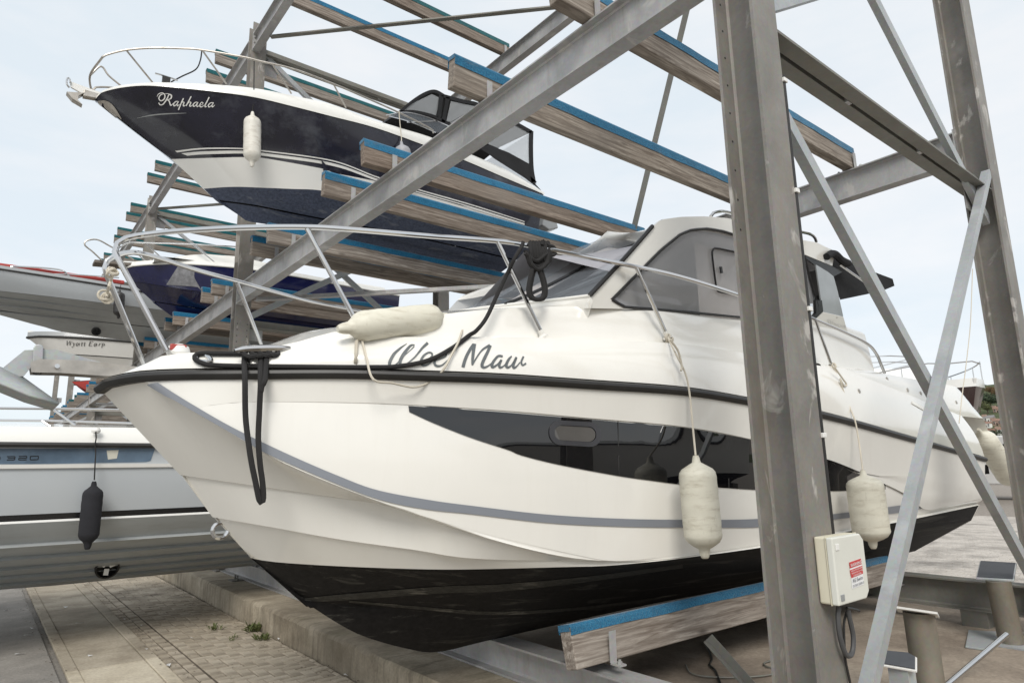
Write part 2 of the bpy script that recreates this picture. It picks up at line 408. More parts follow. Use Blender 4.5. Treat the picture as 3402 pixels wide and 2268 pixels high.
# ================================================================== steel boat rack
XF, XB, UW, UH, PITCH, Y0 = 3.0, 6.9, .245, .236, 9.33, 1.617
rack = thing('boat_rack', 'tall galvanised steel boat rack with timber bunks carpeted in blue', 'boat rack', (3.12, Y0, FZ))
def column(x, y, z1, m_=None):
    mb = MB(); mb.ibeam((x+UW/2, y+UH/2, FZ+.02), (x+UW/2, y+UH/2, z1), UW, UH, .017, .011, up=(0,1,0))
    c = mb.build('column', m_ or MT['col'], rack, smooth=True)
    MB().box((x-.06,y-.07,FZ),(x+UW+.06,y+UH+.07,FZ+.022)).build('base_plate', MT['col'], c)
    return c
cols = {}
for k in range(6):
    y = Y0+PITCH*k
    cols[k, 0] = column(XF, y, 9.62); cols[k, 1] = column(XB, y, 9.62)
LV = [(.262,.215), (4.43,.305), (9.06,.32)]               # beam underside, depth
for k in range(-1, 5):
    ya, yb = Y0+PITCH*k+UH+.014, Y0+PITCH*(k+1)-.014
    if k < 0: continue
    for (zb, dp) in LV:
        if zb < 1: continue
        for X_ in (XF, XB):
            MB().ibeam((X_+.070, ya, zb+dp/2), (X_+.070, yb, zb+dp/2), .136, dp, .013, .009).build('front_beam' if X_ == XF else 'back_beam', MT['galv'], rack, smooth=True)
            for ye, sgn in ((ya, -1), (yb, 1)):
                ep = MB().box((X_+.002, min(ye, ye+sgn*.013), zb-.02), (X_+.138, max(ye, ye+sgn*.013), zb+dp+.03)).build('end_plate', MT['galv'], rack)
                if k < 2 and X_ == XF:
                    for xx in (.03, .11):
                        for zz in (.05, .15, .25):
                            yy = ye-sgn*.001
                            MB().lathe([(.017,0),(.017,.014),(.010,.0145),(.010,.026)], (X_+xx, yy, zb+zz), (0,-sgn,0), 6).build('bolt', MT['galv'], ep)
# base beams on the upstand and along the rear
for k in range(0, 5):
    ya, yb = Y0+PITCH*k+UH+.02, Y0+PITCH*(k+1)-.02
    MB().ibeam((XF+.09, ya, .26+.108), (XF+.09, yb, .26+.108), .18, .214, .014, .010).build('base_beam', MT['galv'], rack, smooth=True)
    MB().ibeam((XB+.09, ya, .39+.125), (XB+.09, yb, .39+.125), .18, .25, .014, .010).build('base_beam', MT['dull'], rack, smooth=True)
    for t in np.linspace(ya+.4, yb-.4, 4): MB().box((XB+.01, t-.1, FZ), (XB+.17, t+.1, .388)).build('packer', MT['dull'], rack)
MB().ibeam((XB+.09, -8, .515), (XB+.09, Y0-.02, .515), .18, .25, .014, .010).build('base_beam', MT['dull'], rack, smooth=True)
# frames: twin-channel depth beams and angle bracing
for k in range(6):
    yc_ = Y0+PITCH*k+UH/2
    for z0 in ((3.98, 9.0) if k < 4 else (9.0,)):
        for sg in (-1, 1):
            mb = MB(); ys_ = yc_+sg*.012
            mb.sweep([(0,0),(sg*.092,0),(sg*.092,.010),(sg*.010,.010),(sg*.010,.14),(0,.14)], (XB-.005, ys_, z0+.085), (XF+UW+.005, ys_, z0+.085))
            mb.build('depth_beam', MT['dull'], rack)
        for xx in (4.35, 5.55): MB().box((xx-.03, yc_-.011, z0+.08), (xx+.03, yc_+.011, z0+.2)).build('spacer', MT['galv'], rack)
    yn = Y0+PITCH*k+.03
    def diag(x0, z0, x1, z1, w1, w2, m_, yy, flip=1, nm='diagonal_brace'):
        MB().angle((x0, yy, z0), (x1, yy, z1), w1*flip, w2, .009, up=(0,1,0)).build(nm, m_, rack)
    if k < 5:
        diag(3.2, 3.775, 6.93, .42, .082, .06, MT['brace'], yn+.053)
        diag(6.88, 4.26, 3.28, .392, .065, .067, MT['brace'], yn-.027)
        diag(3.2, 6.39, 6.93, 3.77, .095, .05, MT['brace'], yn+.053)
        diag(3.2, 4.16, 6.9, 6.49, .10, .06, MT['brace'], yn+.01)
        diag(3.2, 9.1, 6.93, 6.6, .085, .06, MT['brace'], yn+.053)
        diag(3.2, 6.7, 6.93, 9.2, .085, .06, MT['dull'], yn+.01)
    for (xx, zz) in ((3.2, 4.02), (6.86, 4.02), (3.2, 8.9), (6.86, 6.5), (3.2, 6.4)):
        MB().box(((XF+UW+.002) if xx < 5 else 6.62, yn+.118, zz-.15), (3.5 if xx < 5 else XB-.002, yn+.128, zz+.15)).build('gusset_plate', MT['galv'], rack)
# plan bracing under the levels and the braces in the rear plane
for k in range(1, 5):
    yk = Y0+PITCH*k
    for z_ in (9.02, 4.36):
        if z_ < 5 and k > 3: continue
        MB().angle((3.16, yk-.55, z_), (6.96, yk-4.45, z_), .08, .08, .009).build('plan_brace', MT['dull'] if z_ > 5 else MT['galv'], rack)
MB().angle((XB-.03, 3.98, 9.5), (XB-.03, 7.66, .55), .1, .1, .01, up=(1,0,0)).build('rear_brace', MT['dull'], rack)
MB().angle((XB-.03, 10.9, 4.3), (XB-.03, 14.6, .55), .1, .1, .01, up=(1,0,0)).build('rear_brace', MT['dull'], rack)

# bunks
def bunk(y, z, x0=2.71, x1=7.05, lean=0., wd=.095, ht=.275, m_='wood', cm='blue', clips=True, cd=.088):
    ex = random.uniform(-.02,.02)
    L_ = x1-x0; c, s_ = math.cos(lean), math.sin(lean)
    def T(p): # local -> tilt about X
        x, yy, zz = p; return (x, yy*c - zz*s_, yy*s_ + zz*c)
    mb = MB(); mb.box((0,0,0),(L_,wd,ht)); mb.v = [T(p) for p in mb.v]
    o = mb.build('bunk', MT[m_], None, bevel=.008); o.location = (x0+ex, y, z)
    o.parent = rack; o.matrix_parent_inverse = Matrix.Translation(rack.location).inverted()
    # carpet: wrapped over the top edge and nailed a hand's breadth down both sides
    cb = MB(); n = 30; rows = []
    for i in range(n):
        x = -.004+(L_+.008)*i/(n-1); d1 = cd+.003*math.sin(i*.9+y)+random.uniform(-.0025,.0025); d2 = cd+random.uniform(-.006,.006); g = random.uniform(0,.003)
        rows.append([T((x,-.004-g,ht-d1)), T((x,-.007-g,ht-.012)), T((x,.006,ht+.007)), T((x,wd-.006,ht+.007)), T((x,wd+.007,ht-.012)), T((x,wd+.004,ht-d2))])
    cb.grid(rows); cb.add(rows[0], [(0,1,2,3,4,5)]) if False else None
    cb.add([T((-.006,-.002,ht-.03)),T((-.006,wd+.002,ht-.03)),T((-.006,wd+.002,ht+.006)),T((-.006,-.002,ht+.006))], [(0,1,2,3)])
    ca = cb.build('carpet', MT[cm], None, smooth=True); ca.location = o.location; ca.parent = o
    ca.matrix_parent_inverse = (Matrix.Translation(rack.location).inverted() @ Matrix.Identity(4)).inverted() @ Matrix.Identity(4)
    ca.location = (0,0,0); ca.matrix_parent_inverse = Matrix.Identity(4)
    if clips:
        zt = z
        for X_ in (XF, XB):
            for sd in (-1, 1):
                yy = y+(-.012 if sd < 0 else wd+.012)
                cl = MB(); cl.box((X_+.03, min(yy, yy+sd*.006), zt-.012), (X_+.085, max(yy, yy+sd*.006), zt+.17))
                cl.box((X_+.03, min(yy, yy+sd*.08), zt-.014), (X_+.085, max(yy, yy+sd*.08), zt-.004))
                b_ = cl.build('bunk_bracket', MT['galv'], rack)
                if y < 13:
                    MB().lathe([(.016,0),(.016,.014),(.009,.0145),(.009,.024)], (X_+.056, yy+sd*.055, zt-.004), (0,0,1), 6).build('bolt', MT['galv'], b_)
    return o
# level 2, first bay (positions read off the photograph)
for y, ln in ((2.80-.0,.10), (4.07,-.10), (5.73,.10), (6.72,-.10), (8.60,.08), (9.27,-.10)): bunk(y, 4.75, lean=ln*-1)
for y, ln in ((11.75,.1), (12.45,-.1), (14.64,.1), (15.36,-.1), (17.75,.1), (18.6,-.1)): bunk(y, 4.75, lean=-ln, x0=2.8)
for k in (2, 3, 4):
    for d in (1.35, 2.3, 4.1, 5.0, 6.9, 7.8):
        if k == 2 and d == 1.35: d = 1.5
        bunk(Y0+PITCH*k+d, 4.75, lean=random.choice((-.08,.08)), m_='wood_far', cm='teal' if random.random() < .5 else 'blue', clips=False)
# level 3
for y in (3.0, 4.3, 5.8, 6.9, 8.72, 9.76): bunk(y, 9.39, lean=random.choice((-.08,.08)), cm='teal' if y < 9 else 'blue')
for y in (12.2, 12.95, 14.9, 15.8, 17.9, 18.75): bunk(y, 9.39, lean=random.choice((-.08,.08)), m_='wood_far', cm='teal', clips=False)
for k in (2, 3, 4):
    for d in (1.0, 1.85, 3.4, 4.3, 6.5, 7.4): bunk(Y0+PITCH*k+d, 9.39, lean=random.choice((-.08,.08)), m_='wood_far', cm='teal', clips=False)
# level 1 bunks
for y, ln in ((2.93,.22), (5.0,-.22)): bunk(y, .545, x0=2.79, lean=-ln, ht=.235, cd=.05)
for y, ln in ((8.45,.2), (9.45,-.2)): bunk(y, .49, x0=3.2, lean=-ln, ht=.2)
# bolt holes on the column flanges: thin dark discs coloured as their shade
hole = plain('hole_shadow', (.02,.02,.02), .9)
for (k, z0, z1, inner) in ((0, 2.9, 5.2, True), (1, 1.5, 4.2, False)):
    y = Y0+PITCH*k; mb = MB()
    for z_ in np.arange(z0, z1, .17 if inner else .1):
        for xx in ((.05,) if inner else (.045, UW-.045)):
            mb.lathe([(.0065 if inner else .009,0),(.0065 if inner else .009,.0012)], (XF+xx, (y+UH-.0171) if inner else (y+.0001), z_), (0,-1,0), 10)
    tag(mb.build('bolt_holes', hole, cols[k, 0]), kind='stuff')
# ================================================================== boat materials
def gelcoat(name, c, rough=.16, coat=.6, var=.03, streaks=None, samt=.25):
    m, n, b = nodes(name); v = coords(n); f = noise(n, v, 1.3, 5); c = np.array(c)
    col = ramp(n, f, [(.3, tuple(c*(1-var))), (.7, tuple(np.minimum(1, c*(1+var))))])
    if streaks is not None:
        st = noise(n, coords(n, (7, 7, .6)), 2.2, 6, .7); col = mix(n, col, streaks, ramp_scale(n, st, .52, .8, samt))
    n.links.new(col, b.inputs['Base Color']); b.inputs['Roughness'].default_value = rough
    b.inputs['Coat Weight'].default_value = coat; b.inputs['Coat Roughness'].default_value = .06
    bump(n, b, noise(n, v, 2.2, 2), .03, .02); return m
MT['gel'] = gelcoat('cream_gelcoat', (.80,.78,.73), streaks=(.62,.58,.50), samt=.12)
MT['gel2'] = gelcoat('white_gelcoat', (.78,.77,.74))
MT['nonskid'] = plain('deck_moulding', (.78,.765,.72), .5, var=.03)
MT['stripe'] = plain('grey_vinyl_stripe', (.225,.24,.27), .35, var=.03)
MT['letter'] = plain('grey_vinyl_lettering', (.105,.118,.122), .4, var=.03)
MT['black'] = plain('black_rubber', (.022,.021,.02), .45, var=.25, bmp=.1)
MT['frame_black'] = plain('black_window_frame', (.012,.012,.013), .25, var=.1)
def antifoul(name, c, dust, amt=.5, streak=(.5, 3, 7)):
    m, n, b = nodes(name); f = noise(n, coords(n, streak), 2.2, 8, .68, .6); g = noise(n, coords(n), 26, 6, .7)
    col = mix(n, ramp(n, g, [(.3, tuple(np.array(c)*.6)), (.75, tuple(np.array(c)*1.5))]), dust, ramp_scale(n, f, .55, .78, amt))
    n.links.new(col, b.inputs['Base Color']); b.inputs['Roughness'].default_value = .75; b.inputs['Specular IOR Level'].default_value = .2
    bump(n, b, g, .25, .004); return m
MT['af_black'] = antifoul('black_antifouling', (.014,.013,.013), (.17,.165,.145), .6, (.35, 4, 9))
MT['steel'] = plain('polished_stainless', (.62,.62,.62), .12, 1., var=.05)
MT['steel_dull'] = plain('stained_stainless', (.46,.43,.39), .38, .8, var=.2, scale=9, dirt=(.3,.24,.17), dirt_amt=.5)
def glassy(name, c, rough=.04, spec=.5, alpha=1., var=.1):
    m = plain(name, c, rough, var=var, spec=spec) 
    m.node_tree.nodes['Principled BSDF'].inputs['Alpha'].default_value = alpha; return m
MT['tint'] = glassy('black_tinted_glass', (.004,.004,.005), .015, .75)
MT['tint'].node_tree.nodes['Principled BSDF'].inputs['Coat Weight'].default_value = .2; MT['tint'].node_tree.nodes['Principled BSDF'].inputs['Coat Roughness'].default_value = .01
def winglass(name, c, alpha):
    m, n, b = nodes(name); b.inputs['Base Color'].default_value = (*c, 1); b.inputs['Roughness'].default_value = .03; b.inputs['Alpha'].default_value = alpha; return m
MT['smoke'] = winglass('smoked_cabin_glass', (.55,.55,.56), .46)
MT['clearglass'] = winglass('clear_windscreen', (.36,.40,.45), .28)
MT['curtain'] = plain('pale_curtain', (.60,.55,.52), .9, var=.12, scale=2)
MT['grey_in'] = plain('grey_interior', (.34,.335,.36), .8, var=.08)
MT['dark_in'] = plain('dark_interior', (.03,.028,.028), .8, var=.2)
MT['canvas'] = plain('black_canvas', (.014,.014,.016), .85, var=.3, bmp=.3, bscale=30)
MT['rope_b'] = plain('black_rope', (.018,.017,.017), .9, var=.3, bmp=.6, bscale=140)
MT['rope_w'] = plain('off_white_rope', (.58,.53,.44), .9, var=.2, bmp=.6, bscale=160)
def vinyl(name, c, dirt):
    m, n, b = nodes(name); v = coords(n, (1,1,1), True); f = noise(n, v, 5, 6, .65); g = noise(n, v, 40, 4)
    col = mix(n, ramp(n, f, [(.3, tuple(np.array(c)*.88)), (.7, c)]), dirt, ramp_scale(n, noise(n, coords(n, (3,3,14), True), 2.4, 6, .7), .50, .72, .6))
    col = mix(n, col, tuple(x*.6 for x in dirt), ramp_scale(n, noise(n, coords(n, (14,14,2.5), True), 2.6, 7, .75), .6, .75, .6))
    n.links.new(col, b.inputs['Base Color']); b.inputs['Roughness'].default_value = .5; bump(n, b, g, .15, .004); return m
MT['fender'] = vinyl('yellowed_fender_vinyl', (.72,.69,.58), (.40,.35,.26))
MT['fender_w'] = vinyl('white_fender_vinyl', (.74,.71,.64), (.34,.28,.20))
MT['fender_b'] = plain('black_fender_cover', (.018,.018,.022), .95, var=.3, bmp=.6, bscale=90)
MT['red_lens'] = plain('red_lamp_lens', (.42,.06,.05), .15)
MT['white_pl'] = plain('white_plastic', (.78,.77,.74), .4, var=.03)

# ================================================================== helpers for hulls
def plan(x0, L_, B, p=2., q=1.6):
    def b(x):
        t = min(max((x-x0)/L_, 0), 1); return B*(1-(1-t)**p)**(1/q)
    return b
def loft(lines, n=60, sub=1, flip=False, yc=None, both=True):
    R = [resample(l, n) for l in lines]; G = []
    for a, b in zip(R, R[1:]):
        for k in range(sub): G.append(a+(b-a)*k/sub)
    G.append(R[-1]); mb = MB().grid(G, flip)
    if yc is not None and both: mb.mirrorY(yc)
    return mb
def both(mb, name, mat_, parent, yc, **k):
    """port piece and its mirror image as two parts"""
    a = mb.build(name, mat_, parent, **k); m2 = MB(); m2.v = [(x, 2*yc-y, z) for x, y, z in mb.v]; m2.f = [f[::-1] for f in mb.f]; m2.build(name, mat_, parent, **k); return a
def stroke(mb, pts, wds, cast, off=.0035, sub=6):
    """flat ribbon along pixel points with widths (px), cast onto a surface; gives it a thin proud edge"""
    P = np.array(pts, float); n = len(P)
    if not hasattr(wds, '__len__'): wds = [wds]*n
    if n > 2:
        Q = smooth_line(np.c_[P, np.zeros(n)], n*sub)[:, :2]; d = np.r_[0, np.cumsum(np.linalg.norm(np.diff(P, axis=0), axis=1))]; d /= d[-1]
        W = np.interp(np.linspace(0, 1, len(Q)), d, wds)
    else: Q = P; W = np.array(wds, float)
    A, B = [], []
    for i in range(len(Q)):
        t = Q[min(i+1, len(Q)-1)]-Q[max(i-1, 0)]; t = t/(np.linalg.norm(t)+1e-9); nn = np.array([-t[1], t[0]])
        a = cast(Q[i]+nn*W[i]/2, off); b = cast(Q[i]-nn*W[i]/2, off)
        if a is None or b is None: continue
        A.append(a); B.append(b)
    if len(A) > 1: mb.grid([A, B])
def caster(objs):
    """pixel -> point on the given meshes, pushed out along the normal"""
    trees = []
    for o in objs:
        me = o.data; vs = [v.co for v in me.vertices]; fs = [tuple(p.vertices) for p in me.polygons]; trees.append(BVHTree.FromPolygons(vs, fs))
    def cast(p, off=.003):
        r = Vector(ray(*p)); best = None
        for t in trees:
            h = t.ray_cast(Vector(EYE), r)
            if h[0] is not None and (best is None or h[3] < best[3]): best = h
        if best is None: return None
        nrm = best[1]
        if nrm.dot(r) > 0: nrm = -nrm
        return np.array(best[0]+nrm*off)
    return cast
def patch(mb, top, bot, cast, off=.004, n=40, m=6):
    """surface patch between two pixel polylines, laid on the hull"""
    T = smooth_line(np.c_[np.array(top, float), np.zeros(len(top))], n)[:, :2]; B = smooth_line(np.c_[np.array(bot, float), np.zeros(len(bot))], n)[:, :2]
    G = []
    for k in range(m):
        t = k/(m-1); row = [cast(T[i]*(1-t)+B[i]*t, off) for i in range(n)]
        G.append(row)
    for row in G:                                    # fill misses from neighbours
        for i in range(n):
            if row[i] is None:
                j = next((q for q in sorted(range(n), key=lambda q: abs(q-i)) if row[q] is not None), None)
                row[i] = row[j] if j is not None else np.zeros(3)
    mb.grid(G)
def fender(name, label, pts, mat_, r, group=None, rope=None, rope_mat=None, ends=True, up_hint=None):
    """pts: the two ends (rope end first) in world space"""
    a, b = Vector(pts[0]), Vector(pts[1]); ax = (b-a); L_ = ax.length
    o = thing(name, label, 'fender', tuple(b), group)
    f = L_
    prof = [(.016,0),(.022,.03*f),(.026,.07*f),(r*.55,.105*f),(r*.82,.135*f),(r*.96,.17*f),(r*1.0,.215*f)]
    for t in np.linspace(.24,.78,14): prof.append((r*(1.0+.012*math.sin(t*41)), t*f))
    prof += [(r*.98,.80*f),(r*.84,.845*f),(r*.58,.88*f),(.034,.91*f),(.03,.955*f),(.024,.985*f),(.018,1.0*f)]
    MB().lathe(prof, a, ax, 22).build('body', mat_, o, smooth=True, angle=60)
    for q, e in ((a, ax), (b, -ax)):
        e = e.normalized(); side = e.cross(Vector((1,.3,0))).normalized()
        MB().tube([q+e*.022+side*.017*math.cos(t)+e*.017*math.sin(t) for t in np.linspace(0, 2*math.pi, 10)[:-1]], .005, 6, closed=True).build('eyelet', mat_, o, smooth=True)
    if rope is not None:
        for rp_ in rope: MB().tube(smooth_line(rp_, max(12, len(rp_)*5)), .0065, 6).build('tether', rope_mat or MT['rope_w'], o, smooth=True)
    return o
def knot(p, r, mat_, parent, n=3):
    for k in range(n):
        ax = Vector((random.uniform(-1,1), random.uniform(-1,1), random.uniform(-.3,1))).normalized(); u = ax.orthogonal().normalized(); v = ax.cross(u)
        c = Vector(p)+Vector((random.uniform(-.4,.4), random.uniform(-.4,.4), random.uniform(-.8,.4)))*r
        MB().tube([c+u*r*math.cos(t)+v*r*math.sin(t) for t in np.linspace(0, 2*math.pi, 12)[:-1]], .0075, 6, closed=True).build('knot_turn', mat_, parent, smooth=True)

# ================================================================== the big cream cruiser
YC = 4.02
wm = thing('cabin_cruiser', 'cream cabin cruiser named Wee Maw on the lowest bunks, bow towards the wall', 'boat', (4.6, YC, .5))
bs = plan(.45, 4.5, 1.47, 2.)
S_ = lambda ox, oy, k, pts: [(ox+x/k, oy+y/k) for x, y in pts]
rub_px = [(332.7,1291),(337,1280),(376,1268),(463,1252.6),(602.7,1246),(795.6,1244),(1134,1242),(1375,1248.8),(1664,1259),(1953.7,1278),(2268,1300),(2485,1333.6),(2740.5,1381),(3039.5,1462),(3272,1526)]
rub = smooth_line(trace(rub_px, YC, bs), 90); rub[0, 1] = YC
xs0 = .6
b_c1 = lambda x: bs(x) - .10*sm((x-.62)/2.6) - .02*sm((x-4)/4)
c1_px = [(489,1276),(602.7,1344),(700,1399),(819.7,1470),(892,1512),(1000,1563),(1134,1618),(1269,1669),(1327,1685.6),(1423,1719),(1568,1760),(1712.6,1796.5),(1905,1840),(2050,1863)]
c1 = trace(c1_px, YC, b_c1)
ZB = c1[-1][2]
# white / black boundary: a level waterline
ZBOOT = 1.205
b_bt = plan(1.30, 3.3, 1.385, 2., 1.5)
bt = trace([(833,1853),(916,1866),(1134,1880),(1423,1890),(1616,1889),(1886,1882),(2002,1879),(2122,1869),(2268,1853),(2538,1816),(2750,1777),(2943,1741),(3041,1722),(3254,1677)], YC, b_bt)
zbt = lambda x: float(np.interp(x, bt[:, 0], bt[:, 2]))
# the chine knuckle runs on aft just above the boot-top
xa = c1[-1][0]
c1 = np.vstack([c1[:-1], [(x, YC-b_c1(x), zbt(x)+.018+max(0, c1[-1][2]-zbt(xa)-.018)*math.exp(-(x-xa)/.6)) for x in np.linspace(xa, 8.66, 14)]])
i0 = np.argmin(np.abs(rub[:, 0]-c1[0, 0])); c1[0] = rub[i0]
c1 = smooth_line(c1, 80)
# knuckle K1 under the rubbing strake
b_k1 = lambda x: bs(x) - .035*sm((x-.6)/1.2)
k1_px = [(602,1343),(700,1338),(795,1335),(1134,1336),(1351,1343),(1679,1363.5),(1953.7,1387.6),(2268,1416),(2499,1459),(2760,1529),(2851,1566),(2996,1625),(3069,1655),(3259,1610)]
k1 = trace(k1_px[:11], YC, b_k1)
k1 = np.vstack([k1, [(x, YC-b_k1(x), k1[-1][2]-(x-k1[-1][0])*.105) for x in np.linspace(k1[-1][0]+.5, 8.7, 8)]])
j0 = np.argmin(np.linalg.norm(c1-k1[0], axis=1)); k1 = np.vstack([c1[j0], k1[2:]])
k1 = smooth_line(k1, 70)
up1 = np.vstack([c1[:j0], k1])
up90 = np.vstack([resample(c1[:j0+1], 13)[:-1], resample(k1, 78)]); ri = i0+max(1, int(np.argmin(np.abs(rub[i0:, 0]-c1[j0, 0])))); rub90 = np.vstack([resample(rub[i0:ri+1], 13)[:-1], resample(rub[ri:], 78)])
top_up = MB().grid([rub90+(up90-rub90)*t for t in np.linspace(0, 1, 5)])
k1in = k1+np.array([0,.010,-.006])*np.minimum(1, np.arange(len(k1))/16.)[:, None]
a_, b_ = resample(k1, 90), resample(k1in, 90); top_up.grid([a_, b_])
c_ = resample(c1[j0:], 90); top_up.grid([b_+(c_-b_)*t+np.array([0,-1,0])*(.02*math.sin(math.pi*t))*np.minimum(1, np.arange(90)/22.)[:, None] for t in np.linspace(0, 1, 8)])
# bow flare below C1, with two lapped spray steps
stem_px = [(354,1318),(424,1397),(482,1465),(535,1512),(598,1577),(704,1714.5),(771.5,1787),(827,1847),(868,1883),(1008,1994),(1134,2076),(1221,2117),(1351,2153),(1452,2165)]
stem = np.array([onY(p, YC) for p in stem_px]); stem = np.vstack([rub[0], stem])
def stem_at(z):
    k = np.argsort(stem[:, 2]); return np.array([np.interp(z, stem[k, 2], stem[k, 0]), YC, z])
U = np.vstack([rub[:i0], c1])
s1_px = [(848.6,1613),(1134,1654),(1278,1677)]
s2_px = [(900,1750),(1134,1791.7),(1375,1825),(1616,1856.7)]
z1_ = onY((598,1577), YC)[2]; z2_ = onY((711,1717), YC)[2]; zb_ = ZBOOT
st1, st2, stb = stem_at(z1_), stem_at(z2_), stem_at(zb_)
b_s1 = plan(st1[0], 3.6, 1.36, 2., 1.5); b_s2 = plan(st2[0], 3.4, 1.36, 2., 1.5)
l1 = trace(s1_px, YC, b_s1); l2 = trace(s2_px, YC, b_s2)
def under(L_, dz): return np.array([(p[0], p[1]+.004, p[2]-dz) for p in L_])
tail1 = under(c1[[k for k in range(len(c1)) if c1[k,0] > l1[-1][0]+.35]], .02)
tail2 = under(c1[[k for k in range(len(c1)) if c1[k,0] > l2[-1][0]+.9]], .03)
l1 = smooth_line(np.vstack([st1, l1, tail1[::6], tail1[-1:]]), 90); 
bt[0] = stem_at(bt[0][2]); stb = bt[0]; zb_ = stb[2]
t2z = lambda x: 1
l2 = smooth_line(np.vstack([st2, l2, [(x, YC-.5*(b_bt(x)+b_c1(x)), zbt(x)+.012) for x in np.linspace(l2[-1][0]+1.0, 8.64, 10)]]), 90)
Un, btn = smooth_line(U, 90), smooth_line(bt, 90)
stp = np.array([0.012,.014,-.004]); fade = np.clip(1.2-np.arange(90)/55., 0, 1)[:, None]
fl_ = MB(); fl_.grid([Un+(l1-Un)*t for t in np.linspace(0, 1, 5)]); l1i = l1+stp*fade; fl_.grid([l1, l1i]); fl_.grid([l1i+(l2-l1i)*t for t in np.linspace(0, 1, 4)])
l2i = l2+stp*fade; fl_.grid([l2, l2i]); fl_.grid([l2i+(btn-l2i)*t for t in np.linspace(0, 1, 4)])
top_up.v += []; hullp = MB(); hullp.add(top_up.v, top_up.f); hullp.add(fl_.v, fl_.f)
# transom
XT = 8.66
hullp.mirrorY(YC)
hull = hullp.build('topsides', MT['gel'], wm, smooth=True, merge=True, angle=28)
# bottom: chine, strake, keel
zk = stem[-1][2]
ch_b = plan(1.62, 4.6, 1.30, 2., 1.5); st_b = plan(1.75, 5.2, .72, 2., 1.5)
chl = np.array([(x, YC-ch_b(x), ZBOOT-.04-.30*math.exp(-((x-1.62)/.9))*1.0-.12) for x in np.linspace(1.62, 8.6, 50)])
def lineZ(px, bf): return trace(px, YC, bf)
ch = lineZ([(1134,1982),(1471.5,1957),(1664,1953),(1953.7,1928),(2268,1885)], ch_b)
ch = np.vstack([stem_at(ch[0][2]+.01), ch, [(x, YC-ch_b(x), ch[-1][2]+(1.03-ch[-1][2])*sm((x-ch[-1][0])/3.5)) for x in np.linspace(ch[-1][0]+.6, 8.6, 8)]])
stt = lineZ([(1200,2003),(1375,2020),(1616,2037.6),(1857,2030),(2098,2006)], st_b)
stt = np.vstack([stem_at(stt[0][2]+.02), stt, [(x, YC-st_b(x), stt[-1][2]) for x in np.linspace(stt[-1][0]+.6, 8.6, 8)]])
keel = np.vstack([[stem_at(zb_)], stem[stem[:, 2] < zb_-.01], [(x, YC, zk+.01*(x-stem[-1][0])) for x in np.linspace(stem[-1][0]+.4, 8.6, 10)]])
chs, sts, ks, bts = smooth_line(ch, 90), smooth_line(stt, 90), smooth_line(keel, 90), btn
kp = resample(np.vstack([keel[keel[:, 0] >= min(2.0, 9)]]), 90); kst = smooth_line(np.vstack([stt[0], kp[::9], kp[-1]]), 90)
bot = MB()
bo = bts+np.array([0,.006,0]); ch_in = chs+np.array([0,.035,-.012]); st_in = sts+np.array([0,.03,-.02])
bot.grid([bo+(chs-bo)*t for t in np.linspace(0, 1, 4)]); bot.grid([chs, ch_in]); bot.grid([ch_in+(sts-ch_in)*t for t in np.linspace(0, 1, 4)])
bot.grid([sts, st_in]); bot.grid([st_in+(ks-st_in)*t for t in np.linspace(0, 1, 5)])
bot.mirrorY(YC)
wm_bottom = bot.build('bottom', MT['af_black'], wm, smooth=True, merge=True, angle=28)
# transom panel closing the stern
tr = MB(); e = [rub[-1], k1[-1], c1[-1], btn[-1]]; e2 = [(p[0], 2*YC-p[1], p[2]) for p in e]
tr.add(e+e2[::-1], [tuple(range(8))]); tr.add([btn[-1], chs[-1], sts[-1], ks[-1], (sts[-1][0], 2*YC-sts[-1][1], sts[-1][2]), (chs[-1][0], 2*YC-chs[-1][1], chs[-1][2]), (btn[-1][0], 2*YC-btn[-1][1], btn[-1][2])], [tuple(range(7))])
tr.build('transom', MT['gel'], wm)
# rubbing strake
fullrub = np.vstack([rub[::-1], [(p[0], 2*YC-p[1], p[2]) for p in rub[1:]]])
rb = MB(); rows = []
for i, p in enumerate(fullrub):
    t = fullrub[min(i+1, len(fullrub)-1)]-fullrub[max(i-1, 0)]; t[2] = 0; t /= np.linalg.norm(t); nn = np.array([t[1], -t[0], 0])
    if (p+nn*.1 - np.array([4.6, YC, p[2]])) @ nn < 0: nn = -nn
    rows.append([p+nn*a_+np.array([0,0,b_]) for a_, b_ in ((-.02,.026),(.010,.026),(.025,.017),(.030,.001),(.025,-.014),(.010,-.026),(-.02,-.026))])
rb.grid(rows); rb.build('rubbing_strake', MT['black'], wm, smooth=True)
# ------------------------------------------------------------------ cruiser: deck, coachroof, cabin
RA = lambda pts: S_(1500, 680, 2.45, pts)
RD = lambda pts: S_(200, 700, 2.45, pts)
R4 = lambda pts: S_(0, 756, 2.0741, pts)
R5 = lambda pts: S_(1134, 756, 2.0741, pts)
R6 = lambda pts: S_(2268, 756, 2.0741, pts)
R2 = lambda pts: S_(2300, 1000, 3.92, pts)
RB = lambda pts: S_(2560, 660, 5.107, pts)
b_d1 = lambda x: max(bs(x) - .06 - .05*sm((x-.5)/1.5), .02)
